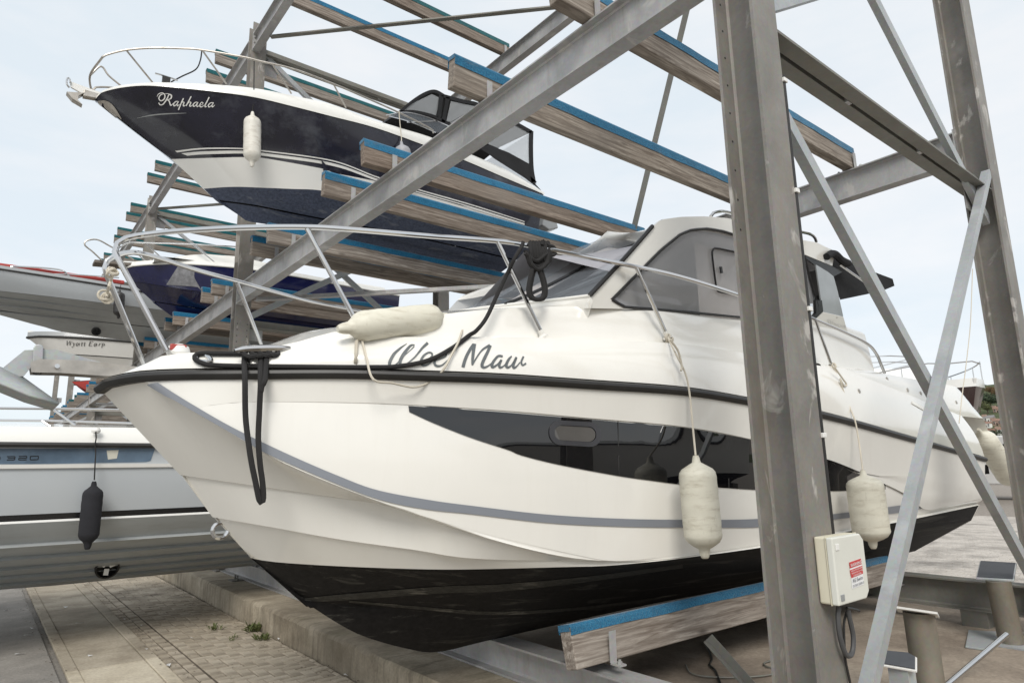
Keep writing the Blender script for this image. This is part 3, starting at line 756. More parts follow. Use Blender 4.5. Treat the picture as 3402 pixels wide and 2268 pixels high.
# bulwark: rail top knuckle D1
d1 = trace(R4([(760,1040),(960,955),(1080,900),(1150,872),(1300,862),(1650,850),(2000,835)])+R5([(0,770),(150,757),(650,752),(1300,756),(1900,776),(2352,803)])+R6([(415,862),(940,950),(1100,970)]), YC, b_d1)
d1 = np.vstack([[(.52, YC, d1[0][2]-.01)], d1])
d1 = np.vstack([d1, [(x, YC-b_d1(x), d1[-1][2]-(x-d1[-1][0])*.115) for x in np.linspace(d1[-1][0]+.4, 8.6, 7)]])
d1 = smooth_line(d1, 90)
rubt = rub+np.array([0, 0, .034])
bw = MB(); A_ = resample(rubt, 90)
bw.grid([A_+(d1-A_)*t+np.array([0,-1,0])*(.03*math.sin(math.pi*t))*np.minimum(1, np.arange(90)/12.)[:, None] for t in np.linspace(0, 1, 6)])
d1i = d1.copy(); d1i[:, 1] = np.minimum(d1[:, 1]+.07, YC); bw.grid([d1, d1i])
d1d = d1i+np.array([0, .0, -.05]); bw.grid([d1i, d1d])
bw.mirrorY(YC); bulwark = bw.build('bulwark', MT['gel'], wm, smooth=True, merge=True, angle=30)
# foredeck and side decks
dk = MB(); dk.grid([d1d, np.c_[d1d[:, 0], np.full(90, YC), d1d[:, 2]+.03]]); dk.mirrorY(YC); dk.build('deck', MT['nonskid'], wm, smooth=True)
# coachroof: sill line CR and its crown
b_cr = lambda x: min(max(bs(x)*.80-.02, .02)+.05*sm((x-1.5)/1.7), 1.14)
cr_px = R5([(-40,735),(120,690),(420,620),(740,592),(1080,566),(1400,552),(1900,555),(2352,600)])
cr_px = RD([(1950,1062),(2230,985)])+RA([(-420,985),(-180,915),(0,882),(300,852),(700,832),(1050,828),(1400,838),(1700,858),(2340,928)])+R2([(1560,215)])
cr = trace(cr_px, YC, b_cr); cr = np.vstack([[(cr[0][0]-.50, YC-.03, np.interp(cr[0][0]-.5, d1[:, 0], d1[:, 2])-.05), (cr[0][0]-.30, YC-.5*b_cr(cr[0][0]), np.interp(cr[0][0]-.3, d1[:, 0], d1[:, 2])+.0)], cr]); cr = smooth_line(np.vstack([cr, [(cr[-1][0]+1.0, YC-1.14, cr[-1][2]-.02)]]), 70)
coach = MB()
foot = np.array([(p[0], max(p[1]-.10, YC-b_d1(p[0])+.05), np.interp(p[0], d1[:, 0], d1[:, 2])-.045) for p in cr])
bev = cr+np.array([0, -.025, -.03]); coach.grid([foot, bev]); coach.grid([bev, cr])
ew = np.array([sm(i/14.) for i in range(len(cr))]); crc = np.c_[cr[:, 0], np.full(len(cr), YC), cr[:, 2]+.10*ew]
coach.grid([cr+(crc-cr)*t+np.array([0,0,.03*math.sin(math.pi*t)])*ew[:, None] for t in np.linspace(0, 1, 7)])
coach.mirrorY(YC); coachroof = coach.build('coachroof', MT['gel'], wm, smooth=True, merge=True, angle=30)

# cabin side: a plane leaning inboard; everything on it is read straight off the photograph
sill = onY(RA([(1700,858)])[0], YC-1.14); CN = np.array([0, -1, -.16]); CN = CN/np.linalg.norm(CN)
onC = lambda pts, off=0.: [onP(p, sill, CN)+CN*off*1. for p in pts]
aL = RA([(1130,740),(1400,452),(1640,178)])                               # windscreen side of the A pillar
roof_top = RA([(1700,122),(1870,99),(2060,95),(2260,110)])+RB([(100,640),(550,705),(780,742),(980,840),(1090,900)])
roof_low = RB([(1050,1140),(560,940),(100,800)])+RA([(2290,243),(2200,216),(2080,196),(1950,206),(1860,242)])
win_front = RA([(1700,370),(1500,572),(1302,772)])
# A pillar + roof side band as one frame
fr = onC(RA([(1130,740)])+RA([(1400,452),(1640,178)])+roof_top) ; fr2 = onC(roof_low+win_front+RA([(1170,760)]))
ring = fr+fr2
nA = len(fr); lo = resample(np.array(onC(RA([(1170,762),(1302,772)])+RA([(1500,572),(1700,370),(1860,242),(1950,206),(2080,196),(2200,216),(2290,243)])+RB([(100,800),(560,940),(1050,1140)]))), 60)
hi_ = resample(np.array(fr), 60)
side = MB(); side.grid([hi_+(lo-hi_)*t for t in np.linspace(0, 1, 5)])
inn = np.array([0, .05, 0]); side.grid([lo, lo+inn])
both(side, 'cabin_frame', MT['gel'], wm, YC, smooth=True, angle=40)
hl = MB(); hl.grid([lo[8:]+inn, np.c_[lo[8:, 0], np.full(52, YC), np.maximum(lo[8:, 2], lo[30, 2])]]); hl.mirrorY(YC); hl.build('headlining', MT['grey_in'], wm, smooth=True)
# side window: smoked glass with a black seal, opening pane and what stands behind it
wpx = RA([(1302,772),(1500,572),(1700,370),(1860,242),(1950,206),(2080,196),(2200,216),(2300,246)])+RB([(560,955)])+R2([(1600,-30),(1640,90),(1580,205)])+RA([(2330,915),(1980,880),(1700,855),(1400,832)])
wp = onC(wpx, .004); gl = both(MB().poly(onC(wpx, -.012)), 'side_window', MT['smoke'], wm, YC)
ln = np.array(wp+[wp[0]]); MB().tube(resample(ln, 90), .011, 6).build('window_seal', MT['frame_black'], gl, smooth=True)
op = onC(RA([(2130,352),(2290,385)])+R2([(700,-700)]), .0)
MB().tube(smooth_line(np.array(onC(RA([(2330,392),(2150,356),(2125,372),(2120,420),(2150,660),(2165,700),(2190,712),(2330,735)]), .004)), 40), .008, 6).build('opening_pane_frame', MT['frame_black'], gl, smooth=True)
MB().poly(onC(RA([(2178,505),(2192,505),(2200,558),(2186,558)]), .012), CN, .012).build('latch', MT['frame_black'], gl)
cur = MB(); G = []
cp = np.array(onC(RA([(2030,300),(2100,292),(2330,330)])+R2([(900,-120)]), 0.))
for zt in np.linspace(0, 1, 2):
    G.append([np.array([x, YC-.98+.018*math.sin(i*1.3)+.10*(1-zt)*0, sill[2]-.02+zt*.72]) for i, x in enumerate(np.linspace(4.35, 6.0, 60))])
cur.grid(G); cur.build('curtain', MT['curtain'], wm, smooth=True)
seat = MB().poly([(3.55,YC-.9,sill[2]-.1),(4.32,YC-.9,sill[2]-.1),(4.27,YC-.9,sill[2]+.16),(4.2,YC-.9,sill[2]+.22),(3.6,YC-.9,sill[2]+.2)], (0,-1,0), .3).build('seat_back', MT['grey_in'], wm, bevel=.02)
MB().box((3.0, YC-.85, sill[2]-.25), (6.0, YC+.85, sill[2]-.12)).build('cabin_sole', MT['grey_in'], wm)
MB().tube(smooth_line([onP(RA([(1360,720)])[0], sill+[0,.06,0], CN), onP(RA([(1500,780)])[0], sill+[0,.08,0], CN), onP(RA([(1900,860)])[0], sill+[0,.08,0], CN)], 12), .03, 6).build('dashboard_cowl', MT['dark_in'], wm, smooth=True)
# windscreen: three-panel curve from the pillars round the centreline
ap = resample(np.array(onC(aL)), 14)
ce = smooth_line([onY(p, YC) for p in RA([(40,872),(300,762),(600,592),(870,425),(1100,322),(1310,250)])], 14)
ws = MB(); G = []
for t in np.linspace(0, 1, 12):
    k = math.sin(t*math.pi/2)**1.0
    G.append([np.array([ap[i][0]+(ce[i][0]-ap[i][0])*k, ap[i][1]+(YC-ap[i][1])*t, ap[i][2]+(ce[i][2]-ap[i][2])*t**1.3]) for i in range(14)])
ws.grid(G); ws.mirrorY(YC); wsc = ws.build('windscreen', MT['clearglass'], wm, smooth=True, merge=True)
# roof: starts exactly at the windscreen head and sweeps aft
rl = resample(np.array(onC(RA([(1640,176)])+roof_top)), 50)
rc = np.c_[rl[:, 0], np.full(50, YC), rl[:, 2]+.09]
rf = MB(); RG = []
for q, t in enumerate(np.linspace(0, 1, 12)):
    base_ = rl+(rc-rl)*t+np.array([0, 0, .05*math.sin(math.pi*t)]); d0 = np.array(G[q][-1])+np.array([-.01*min(1, t/.15),0,.06*min(1, t/.15)*(1-.5*t)])-base_[0]
    RG.append([base_[i]+d0*max(0, 1-i/26.)**2 for i in range(50)])
rf.grid(RG); rf.grid([[np.array(G[q][-1]) for q in range(12)], [r_[0] for r_ in RG]]); rf.mirrorY(YC); rf.build('cabin_roof', MT['gel'], wm, smooth=True, merge=True)
# scuttle moulding under the windscreen and the foot of the pillar
sc1 = MB(); sc1.grid([[np.array(G[q][0]) for q in range(12)], [np.array(G[q][0])+np.array([-.03*(q/11.), -.02*(1-q/11.), -.04]) for q in range(12)], [np.array(G[q][0])+np.array([.02, .06*(1-q/11.), -.15]) for q in range(12)]]); sc1.mirrorY(YC); sc1.build('scuttle', MT['gel'], wm, smooth=True, merge=True)
both(MB().poly(onC(RA([(1112,792),(1130,738),(1170,728),(1235,742),(1302,772),(1405,834),(1405,848),(1112,842)]), .003), CN, .06), 'pillar_foot', MT['gel'], wm, YC)
MB().tube(resample(ap+np.array([-.01,-.004,0]), 24), .016, 6).build('pillar_seal', MT['frame_black'], wsc, smooth=True)
MB().tube(resample(np.array([g[0] for g in G]), 30), .012, 6).build('lower_seal', MT['gel'], wsc, smooth=True)
MB().tube(resample(np.array([g[-1] for g in G]), 30), .014, 6).build('upper_seal', MT['gel'], wsc, smooth=True)
for t0 in (6,): MB().tube(np.array(G[t0])+np.array([-.008,-.004,.004]), .014, 6).build('mullion', MT['frame_black'], wsc, smooth=True)
# inside: dark dash, pale curtain folded behind the glass
MB().poly([G[0][0]+np.array([.2,.08,-.02]), G[5][0]+np.array([.25,.0,-.02]), G[-1][0]+np.array([.25,0,-.02]), (ap[0][0]+1.0, YC, ap[0][2]-.1), (ap[0][0]+1.0, ap[0][1]+.1, ap[0][2]-.1)]).mirrorY(YC).build('dashboard', MT['dark_in'], wm)
cw = MB(); Q = []
for i in (0, 3, 6, 9, 12):
    Q.append([np.array(G[t][i])*(1)+np.array([.14+.03*math.sin(t*2.9), .05, -.03]) for t in range(8, 12)])
cw.grid(Q); cw.build('windscreen_curtain', MT['curtain'], wm, smooth=True)
# wipers
cws = caster([wsc])
for a_, b_ in (((700,790),(930,640)), ((850,800),(1140,660))):
    p, q = RA([a_])[0], RA([b_])[0]; A2, B2 = cws(p, .03), cws(q, .03)
    if A2 is None or B2 is None: continue
    wi = MB().tube([A2, A2*.4+B2*.6+np.array([-.01,-.02,.01]), B2], .008, 6).build('wiper', MT['frame_black'], wm, smooth=True)
    e1, e2 = cws(RA([(b_[0]-230, b_[1]-10+150)])[0], .015), cws(RA([(b_[0]+240, b_[1]-260)])[0], .015)
    if e1 is not None and e2 is not None: MB().tube([e1, B2, e2], .007, 5).build('blade', MT['black'], wi, smooth=True)
# aft cabin side: pillar, grey pane, white quarter panel with the model number
oA = onC
MB().poly(oA(R2([(1590,-10),(1672,-10),(1690,136),(1600,222),(1562,205),(1600,150)])+[], .012), CN, .03).build('door_pillar', MT['frame_black'], wm)
MB().poly(oA(RB([(760,1120),(960,1240),(1060,1320),(1130,1575)])+R2([(1958,198),(1690,136),(1668,-20)]), .006), CN, .012).build('quarter_pane', plain('pale_quarter_glass', (.42,.45,.47), .08, var=.1), wm)
MB().poly(oA(RB([(600,960),(1060,1150),(1250,1230),(1060,1330),(960,1245),(760,1120),(610,1010)]), -.005), CN, .02).build('roof_underside', MT['frame_black'], wm)
qp = R2([(1690,138),(1958,200),(2040,480),(2090,570),(2165,890),(1640,825),(1500,300),(1568,222),(1605,222)])
qs = MB().poly(oA(qp, .008), CN, .05).build('quarter_panel', MT['gel'], wm, bevel=.006)
txt = MB(); onq = lambda p, off=.004: onP(p, sill, CN)+CN*.0105
def seg(mb, pts, w_, cast, off=.004): stroke(mb, pts, w_, cast, off, 3)
for st_ in ([(1745,240),(1765,300),(1752,240),(1772,245),(1790,300),(1770,295)], [(1800,250),(1782,250),(1788,275),(1806,275),(1810,300),(1795,302)], [(1832,255),(1812,252),(1818,280),(1836,282),(1842,305),(1824,305)],
            [(1850,290),(1858,320),(1866,300),(1874,325),(1878,296)], [(1905,305),(1888,300),(1894,335),(1912,338)], [(1916,310),(1922,340),(1930,312)], [(1936,312),(1944,345),(1956,320)], [(1962,320),(1968,350),(1982,330),(1962,320)]):
    stroke(txt, R2(st_), 1.0, onq, .004, 2)
txt.build('model_lettering', plain('pale_grey_lettering', (.45,.45,.43), .5), qs)
for p in R2([(1870,215),(1910,485),(1940,572)]): MB().lathe([(.006,0),(.006,.004)], onP(p, sill, CN)+CN*.008, CN, 10).build('screw', MT['steel_dull'], qs)
# cockpit coaming running down to the stern
b_co = lambda x: b_d1(x)-.10
co = trace(R6([(880,925),(1080,965),(1210,972),(1400,1007),(1600,1045),(1840,1086),(1900,1112),(1960,1205),(2020,1330),(2060,1450),(2085,1530)]), YC, b_co); co = smooth_line(co, 40)
cf = np.array([(p[0], YC-b_d1(p[0])+.012, min(np.interp(p[0], d1[:, 0], d1[:, 2]), p[2])) for p in co])
cm_ = MB(); cm_.grid([cf+(co-cf)*t+np.array([0,-.03*math.sin(math.pi*t),0]) for t in np.linspace(0, 1, 5)]); ci = co+np.array([0,.16,0]); cm_.grid([co, ci]); cm_.grid([ci, np.c_[ci[:, 0], ci[:, 1], np.minimum(ci[:, 2], 1.75)]])
coam = both(cm_, 'coaming', MT['gel'], wm, YC, smooth=True, angle=30)
ctw = caster([coam, bulwark])
for p in R6([(1408,1042),(1550,1118),(1640,1140),(1885,1202),(1215,1125)]):
    c = ctw(p, .0); 
    if c is not None: MB().lathe([(.02,0),(.02,.006),(.008,.008)], c, (0,-1,.2), 12).build('deck_fitting', MT['steel_dull'], coam, smooth=True)
ve = MB(); patch(ve, R6([(1580,1195),(1670,1245)]), R6([(1575,1212),(1660,1262)]), ctw, .006, 8, 3); ve.build('vent_slot', MT['nonskid'], coam)
# bathing platform + sunpad behind the coaming keep the stern closed
MB().box((8.0, YC-1.1, 1.3), (8.62, YC+1.1, 1.62)).build('stern_seat', MT['nonskid'], wm, bevel=.03)
# canopy overhang rolled out behind the roof
cpl = sill+np.array([0,.06,0])
cT = [onP(p, cpl, CN) for p in RB([(985,842),(1100,895),(1400,1090),(1800,1258),(2072,1360)])]; cB = [onP(p, cpl, CN) for p in RB([(1060,1330),(1180,1715),(1636,1620),(1940,1545),(2104,1478)])]
mY = lambda L_: [np.array([p[0], 2*YC-p[1], p[2]]) for p in L_]
can = MB().grid([cT, cB]).grid([mY(cB), mY(cT)]).grid([cT, mY(cT)]).grid([[cT[-1], mY(cT)[-1]], [cB[-1], mY(cB)[-1]]]).build('rear_canopy', MT['canvas'], wm, smooth=True, angle=40, merge=True)
MB().tube([onP(p, sill-np.array([0,.02,0]), CN) for p in RB([(1170,1120),(1570,1400)])], .012, 8).build('canopy_tube', MT['steel'], can, smooth=True)
MB().tube(smooth_line([onP(p, sill-np.array([0,.03,0]), CN) for p in RB([(950,985),(1040,930),(1120,960),(1200,1040),(1320,1100)])], 16), [.035]*16, 8).build('canvas_roll', MT['canvas'], can, smooth=True)
# roof handrail and horn
for pts in (RA([(2110,95),(2130,70),(2175,58),(2262,66)])+RB([(300,530),(520,567),(690,610),(755,670),(778,735)]),):
    MB().tube(smooth_line([onP(p, sill+np.array([0,.25,0]), CN) for p in pts], 40), .014, 8).build('roof_rail', MT['steel'], wm, smooth=True)

# ------------------------------------------------------------------ decals on the hull
cast_t = caster([hull]); cast_b = caster([bulwark])
st_up = [(527,1274),(622,1334.6),(771.5,1421),(959.5,1512),(1134,1586.7),(1254.5,1630),(1423,1662),(1568,1681.7),(1809,1709.7),(2050,1724),(2268,1728),(2386,1728),(2533,1724),(2784,1707),(2981.6,1681),(3051,1672)]
st_lo = [(491,1276),(602.7,1342),(819.7,1467),(892,1508),(1134,1612),(1278.6,1663),(1423,1691),(1568,1706),(1809,1734),(2050,1747),(2268,1750.7),(2400,1751),(2533,1748),(2784,1722),(2981.6,1702),(3060,1688)]
m_ = MB(); patch(m_, [(x, y-3) for x, y in st_up], st_lo, cast_t, .007, 110, 4); m_.build('grey_stripe', MT['stripe'], wm, smooth=True)
wi_up = [(1356,1345),(1442,1351),(1568,1359),(1679,1367),(1830,1380),(1953.7,1390),(2120,1405),(2268,1418),(2400,1440),(2499,1460),(2640,1497),(2760,1529),(2851,1565),(2940,1601)]
wi_lo = [(1359,1368),(1442.6,1406),(1568,1455),(1688.5,1494),(1732,1512),(1857,1543),(2050,1579.5),(2180,1598),(2268,1609),(2400,1619),(2509,1626),(2640,1630),(2774,1630),(2940,1625)]
m_ = MB(); patch(m_, wi_up, wi_lo, cast_t, .005, 90, 6); hw = m_.build('hull_window', MT['tint'], wm, smooth=True)
# opening port in the hull window, joints between the panes
def rrect(cx, cy, w_, h_, r, tilt, n=6):
    o = []
    for (sx, sy, a0) in ((1,-1,-90),(1,1,0),(-1,1,90),(-1,-1,180)):
        for k in range(n+1):
            a = math.radians(a0+90*k/n); x = sx*(w_/2-r)+r*math.cos(a); y = sy*(h_/2-r)+r*math.sin(a); o.append((cx+x, cy+y+x*tilt))
    return o
for (cx, cy, w_, h_) in ((1908,1440,172,82),):
    P_ = rrect(cx, cy, w_, h_, 38, .055); ring_o = [cast_t(p, .012) for p in P_]; ring_i = [cast_t(p, .012) for p in rrect(cx, cy, w_*.80, h_*.62, 24, .055)]; ring_b = [cast_t(p, .004) for p in P_]
    mb = MB(); mb.grid([ring_b+ring_b[:1], ring_o+ring_o[:1], ring_i+ring_i[:1]]); pr_ = mb.build('port_frame', plain('dark_port_frame', (.045,.045,.05), .3), hw, smooth=True)
    MB().poly([cast_t(p, .007) for p in rrect(cx, cy, w_*.79, h_*.60, 24, .055)]).build('port_pane', glassy('port_glass', (.10,.095,.09), .05), pr_)
for x in (2051, 2416):
    y0 = np.interp(x, [p[0] for p in wi_up], [p[1] for p in wi_up]); y1 = np.interp(x, [p[0] for p in wi_lo], [p[1] for p in wi_lo])
    m_ = MB(); stroke(m_, [(x, y0+2), (x+3, y1-2)], 3, cast_t, .007); m_.build('pane_joint', MT['black'], hw)
# aft styling panel: a shallow raised block
m_ = MB(); patch(m_, [(2760,1531),(2851,1567),(2940,1580),(3100,1570),(3262,1560)], [(2840,1565),(2996,1637),(3069,1689),(3150,1674),(3255,1653)], cast_t, .016, 40, 8)
m_.build('aft_panel', MT['gel'], wm, smooth=True)
# dried tide marks along the chine and the strake
MT['dust'] = antifoul('dusty_antifouling', (.05,.049,.045), (.30,.29,.255), .9, (.6, 5, 12))
cbt = caster([wm_bottom])
for up, lo_ in (([(1010,1985),(1134,1972),(1471,1945),(1664,1938),(1953,1912),(2268,1872)], [(1012,1995),(1134,1992),(1471,1968),(1664,1962),(1953,1930),(2268,1884)]), ([(1160,1992),(1375,2010),(1616,2028),(1857,2020),(2098,1994),(2250,1970)], [(1160,1998),(1375,2020),(1616,2040),(1857,2030),(2098,2002),(2250,1974)])):
    m_ = MB(); patch(m_, up, lo_, cbt, .003, 60, 3); m_.build('tide_mark', MT['dust'], wm_bottom, smooth=True)
# name on the bow
K = 2352/500.
WM = lambda pts: [(1270+x/K, 1110+y/K) for x, y in pts]
lt = MB()
for pts, wd in (([(390,148),(290,215),(185,310),(122,420),(115,480),(150,500),(215,470),(300,380),(420,270),(500,195)], [4,26,44,50,48,40,18,8,10,16]),
                ([(505,172),(440,185),(350,290),(285,400),(280,470),(320,490),(400,450),(520,345),(620,225),(710,140)], [14,34,50,52,48,34,18,24,34,44]),
                ([(590,405),(690,400),(770,350),(775,305),(720,290),(640,345),(600,430),(630,485),(700,480),(790,420)], [12,16,26,26,26,34,40,36,24,10]),
                ([(810,420),(900,390),(990,345),(985,300),(925,310),(850,370),(815,450),(850,495),(930,485),(1020,405)], [12,16,24,26,26,32,38,36,24,10]),
                ([(1258,515),(1300,380),(1360,260),(1425,160)], [50,50,48,40]), ([(1440,155),(1425,250),(1410,380),(1402,480)], [52,52,46,24]),
                ([(1405,480),(1470,370),(1560,250),(1680,175)], [24,22,26,40]), ([(1690,180),(1640,290),(1580,410),(1555,490),(1590,520),(1660,490),(1720,440)], [40,48,50,48,36,20,14]),
                ([(1880,350),(1810,345),(1740,420),(1710,490),(1730,515),(1800,470),(1850,410)], [34,34,42,46,38,22,20]), ([(1860,400),(1825,480),(1840,520),(1890,500),(1950,440)], [36,42,36,20,14]),
                ([(2020,345),(1970,400),(1935,480),(1955,520),(2010,490),(2060,420),(2095,360)], [20,40,46,38,20,24,32]), ([(2090,370),(2045,480),(2055,525),(2100,500),(2150,440)], [36,46,36,20,16]),
                ([(2205,350),(2170,430),(2190,485),(2245,455)], [30,30,26,26])):
    stroke(lt, WM(pts), [v/K for v in wd], cast_b, .004, 6)
lt.build('name_lettering', MT['letter'], wm)
# stem eye, cleat, chain plate, nav lamp
e0 = onY((740,1760), YC); MB().tube([e0+np.array([.042*math.cos(t)-.012, 0, .042*math.sin(t)]) for t in np.linspace(0, 2*math.pi, 17)[:-1]], .012, 8, closed=True).build('bow_eye', MT['steel'], wm, smooth=True)
cw_ = lambda p, off=0.: cast_b(p, off)
ck = cast_b(RD([(1620,1190)])[0], .0)
cl = MB(); cp_ = [onY(p, ck[1]-.02) for p in RD([(1420,1140),(1500,1128),(1650,1122),(1780,1120),(1872,1118)])]
cl.tube(smooth_line(cp_, 16), [.010,.012,.016,.018,.020,.021,.022,.022,.022,.022,.021,.020,.018,.016,.013,.010], 8)
for p in RD([(1560,1140),(1710,1140)]): a_ = onY(p, ck[1]-.015); cl.tube([a_, a_+np.array([0,.03,-.055])], .014, 8)
cl.build('mooring_cleat', MT['steel'], wm, smooth=True)
fe = [cast_b(p, .008) for p in RD([(1115,1205),(1125,1175),(1160,1168),(1200,1190),(1235,1228),(1160,1232),(1120,1222)])]
MB().tube(smooth_line(fe+fe[:1], 24), .011, 8).build('fairlead', MT['steel'], wm, smooth=True)
lp = onY(RD([(965,1115)])[0], YC-.25); nl = MB().lathe([(.055,0),(.06,.012),(.05,.045),(.02,.06)], lp-np.array([0,0,.04]), (0,0,1), 14).build('bow_lamp', MT['white_pl'], wm, smooth=True)
MB().box(tuple(lp+np.array([-.05,-.045,-.022])), tuple(lp+np.array([.03,-.03,.012]))).build('lens', MT['red_lens'], nl, bevel=.006)
# stainless pulpit rails, port and starboard
b_r = lambda x: max(bs(x)-.10, .18)
pt_leg = RD([(870,1140),(700,835),(560,600),(480,440)]); 
pt_top = RD([(448,345),(465,268),(540,222),(700,193),(1000,163),(1500,137),(2000,133),(2352,152)])+R5([(600,58),(1080,93),(1300,125),(1500,165),(2030,270),(2352,345)])+R6([(380,462),(905,632)])
T_ = trace(pt_top, YC, b_r); bow_rail_p = T_
legA = onY(pt_leg[0], YC-.30)
legpts = [legA]+[legA+(T_[0]-legA)*t for t in (.3, .6, .85)]
rail = MB(); port_line = smooth_line(np.vstack([legpts, T_]), 120)
pr1 = rail.tube(port_line, .0155, 10).build('bow_rail', MT['steel'], wm, smooth=True)
stb = port_line.copy(); stb[:, 1] = 2*YC-stb[:, 1]
MB().tube(stb, .0155, 10).build('bow_rail', MT['steel'], wm, smooth=True)
for top, bot_ in ((RD([(2010,150)])[0], R5([(125,692)])[0]), (R5([(1075,96)])[0], R5([(1392,748)])[0]), (R5([(2030,270)])[0], R5([(2248,752)])[0])):
    A2 = hit(top, YC, b_r); B2 = hit(bot_, YC, lambda x: b_d1(x)-.035)
    for sg in (0, 1):
        P2 = [A2, B2] if not sg else [np.array([q[0], 2*YC-q[1], q[2]]) for q in (A2, B2)]
        s_o = MB().tube(P2, .0135, 10).build('stanchion', MT['steel'], wm, smooth=True)
        MB().lathe([(.032,0),(.032,.008),(.018,.02),(.016,.05)], P2[1]+np.array([0,0,-.008]), tuple(P2[0]-P2[1]), 12).build('stanchion_foot', MT['gel'], s_o, smooth=True)
gr = [hit(p, YC, lambda x: b_co(x)-.02) for p in R6([(905,632),(1100,715),(1270,798),(1335,870),(1370,950),(1392,1003)])]
MB().tube(smooth_line(gr, 36), .0145, 8).build('grab_rail', MT['steel'], wm, smooth=True)
MB().tube([hit(p, YC, lambda x: b_d1(x)-.02) for p in R6([(915,640),(1022,940)])], .0135, 8).build('stanchion', MT['steel'], wm, smooth=True)
# bow roller and anchor
zr = lambda x, y: (x/4.9, 1120+y/4.9)
ro = MB(); YA = YC+.0
for sd in (-.055, .055):
    pl = [onY(zr(*p), YA)+np.array([0, sd, 0]) for p in ((480,470),(500,420),(640,380),(900,385),(1300,400),(1700,440),(2200,500),(2200,640),(1700,650),(950,600),(620,595),(500,590))]
    ro.poly(pl, (0,-1,0), .006)
ro.build('bow_roller', MT['steel_dull'], wm)
MB().lathe([(.015,-.05),(.024,-.045),(.018,0),(.024,.045),(.015,.05)], onY(zr(620,520), YA), (0,1,0), 14).build('roller_wheel', MT['black'], wm, smooth=True)
MB().lathe([(.011,-.075),(.011,.075)], onY(zr(910,500), YA), (0,1,0), 12).build('roller_pin', MT['steel'], wm, smooth=True)
an = thing('anchor', 'galvanised plough anchor hanging over the bow roller of the cream cruiser', 'anchor', tuple(onY(zr(500,520), YA)))
MT['anchor'] = galv('anchor_galvanising', (.34,.36,.36), (.5,.52,.52), (.42,.38,.28), .5, .55, .4)
shank = [onY(zr(*p), YA) for p in ((60,490),(400,215),(900,200),(1150,270),(1700,430),(1700,470),(700,480),(520,470),(380,640),(60,640))]
MB().poly([p+np.array([0,-.012,0]) for p in shank], (0,-1,0), .022).build('shank', MT['anchor'], an)
MB().poly([onY(zr(*p), YA-.03) for p in ((535,400),(545,170),(575,125),(640,110),(690,130),(708,180),(700,400))], (0,-1,0), .012).build('shackle_plate', MT['brace'], an, bevel=.004)
fa = [onY(zr(*p), YA) for p in ((-330,380),(0,560),(320,620),(980,1075),(480,960),(0,740),(-330,640))]
f1 = MB()
up_ = [onY(zr(*p), YA) for p in ((-420,330),(40,490),(390,650),(975,1070))]; lo_ = [onY(zr(*p), YA-.16) for p in ((-420,560),(0,735),(480,930),(970,1078))]
f1.grid([[p for p in up_], [q for q in lo_]]); f1.grid([[np.array([p[0], 2*YA-p[1], p[2]]) for p in lo_], up_])
fo = f1.build('fluke', MT['anchor'], an, smooth=True); so_ = fo.modifiers.new('thick', 'SOLIDIFY'); so_.thickness = .012
# ================================================================== the other boats on the rack
ZC = lambda pts: S_(300, 0, 2.94, pts)
ZD = lambda pts: S_(300, 500, 2.94, pts)
ZA = lambda pts: S_(800, 500, 2.94, pts)
RC = lambda pts: S_(1080, 260, 3.0154, pts)
def band(name, mat_, parent, yc, a, b, n=70, sub=4, bulge=0., **k):
    A, B = smooth_line(a, n), smooth_line(b, n); mb = MB().grid([A+(B-A)*t+np.array([0,-bulge*math.sin(math.pi*t),0]) for t in np.linspace(0, 1, sub+1)]); mb.mirrorY(yc)
    return mb.build(name, mat_, parent, smooth=True, merge=True, **k)
def close_stern(parent, yc, ends, mat_):
    e = [np.asarray(p, float) for p in ends]; xm = min(p[0] for p in e)
    e = [np.array([p[0]-.012, p[1]+.01, p[2]]) for p in e]; q = [np.array([p[0], 2*yc-p[1], p[2]]) for p in e]
    MB().add(e+q[::-1], [tuple(range(2*len(e)))]).build('transom', mat_, parent)
MT['af_blue'] = antifoul('scuffed_blue_black_antifouling', (.075,.088,.13), (.36,.37,.38), .85, (.9,2.5,5))
MT['gel_navyblack'] = plain('dark_navy_gelcoat', (.011,.011,.022), .2, var=.4, scale=2.5, coat=.4, dirt=(.085,.09,.105), dirt_amt=.75, streak=(.35,.35,.5), spec=.4)
MT['gel_navy'] = gelcoat('royal_navy_gelcoat', (.008,.010,.055), .12, .5, .2, (.03,.035,.085), .3)
MT['gel_grey'] = gelcoat('pale_grey_gelcoat', (.45,.475,.495), .3, .3)
MT['gel_midgrey'] = gelcoat('mid_grey_gelcoat', (.30,.31,.315), .35, .2)
MT['af_grey'] = plain('grey_bottom_paint', (.39,.41,.415), .45, var=.10, scale=1.4, dirt=(.26,.26,.245), dirt_amt=.4, streak=(.4,3,3))
MT['gel_white'] = gelcoat('white_deck_gelcoat', (.78,.77,.73))
MT['red'] = plain('red_cover', (.42,.05,.04), .6, var=.2)
MT['vinyl'] = winglass('clear_vinyl', (.62,.64,.66), .45)

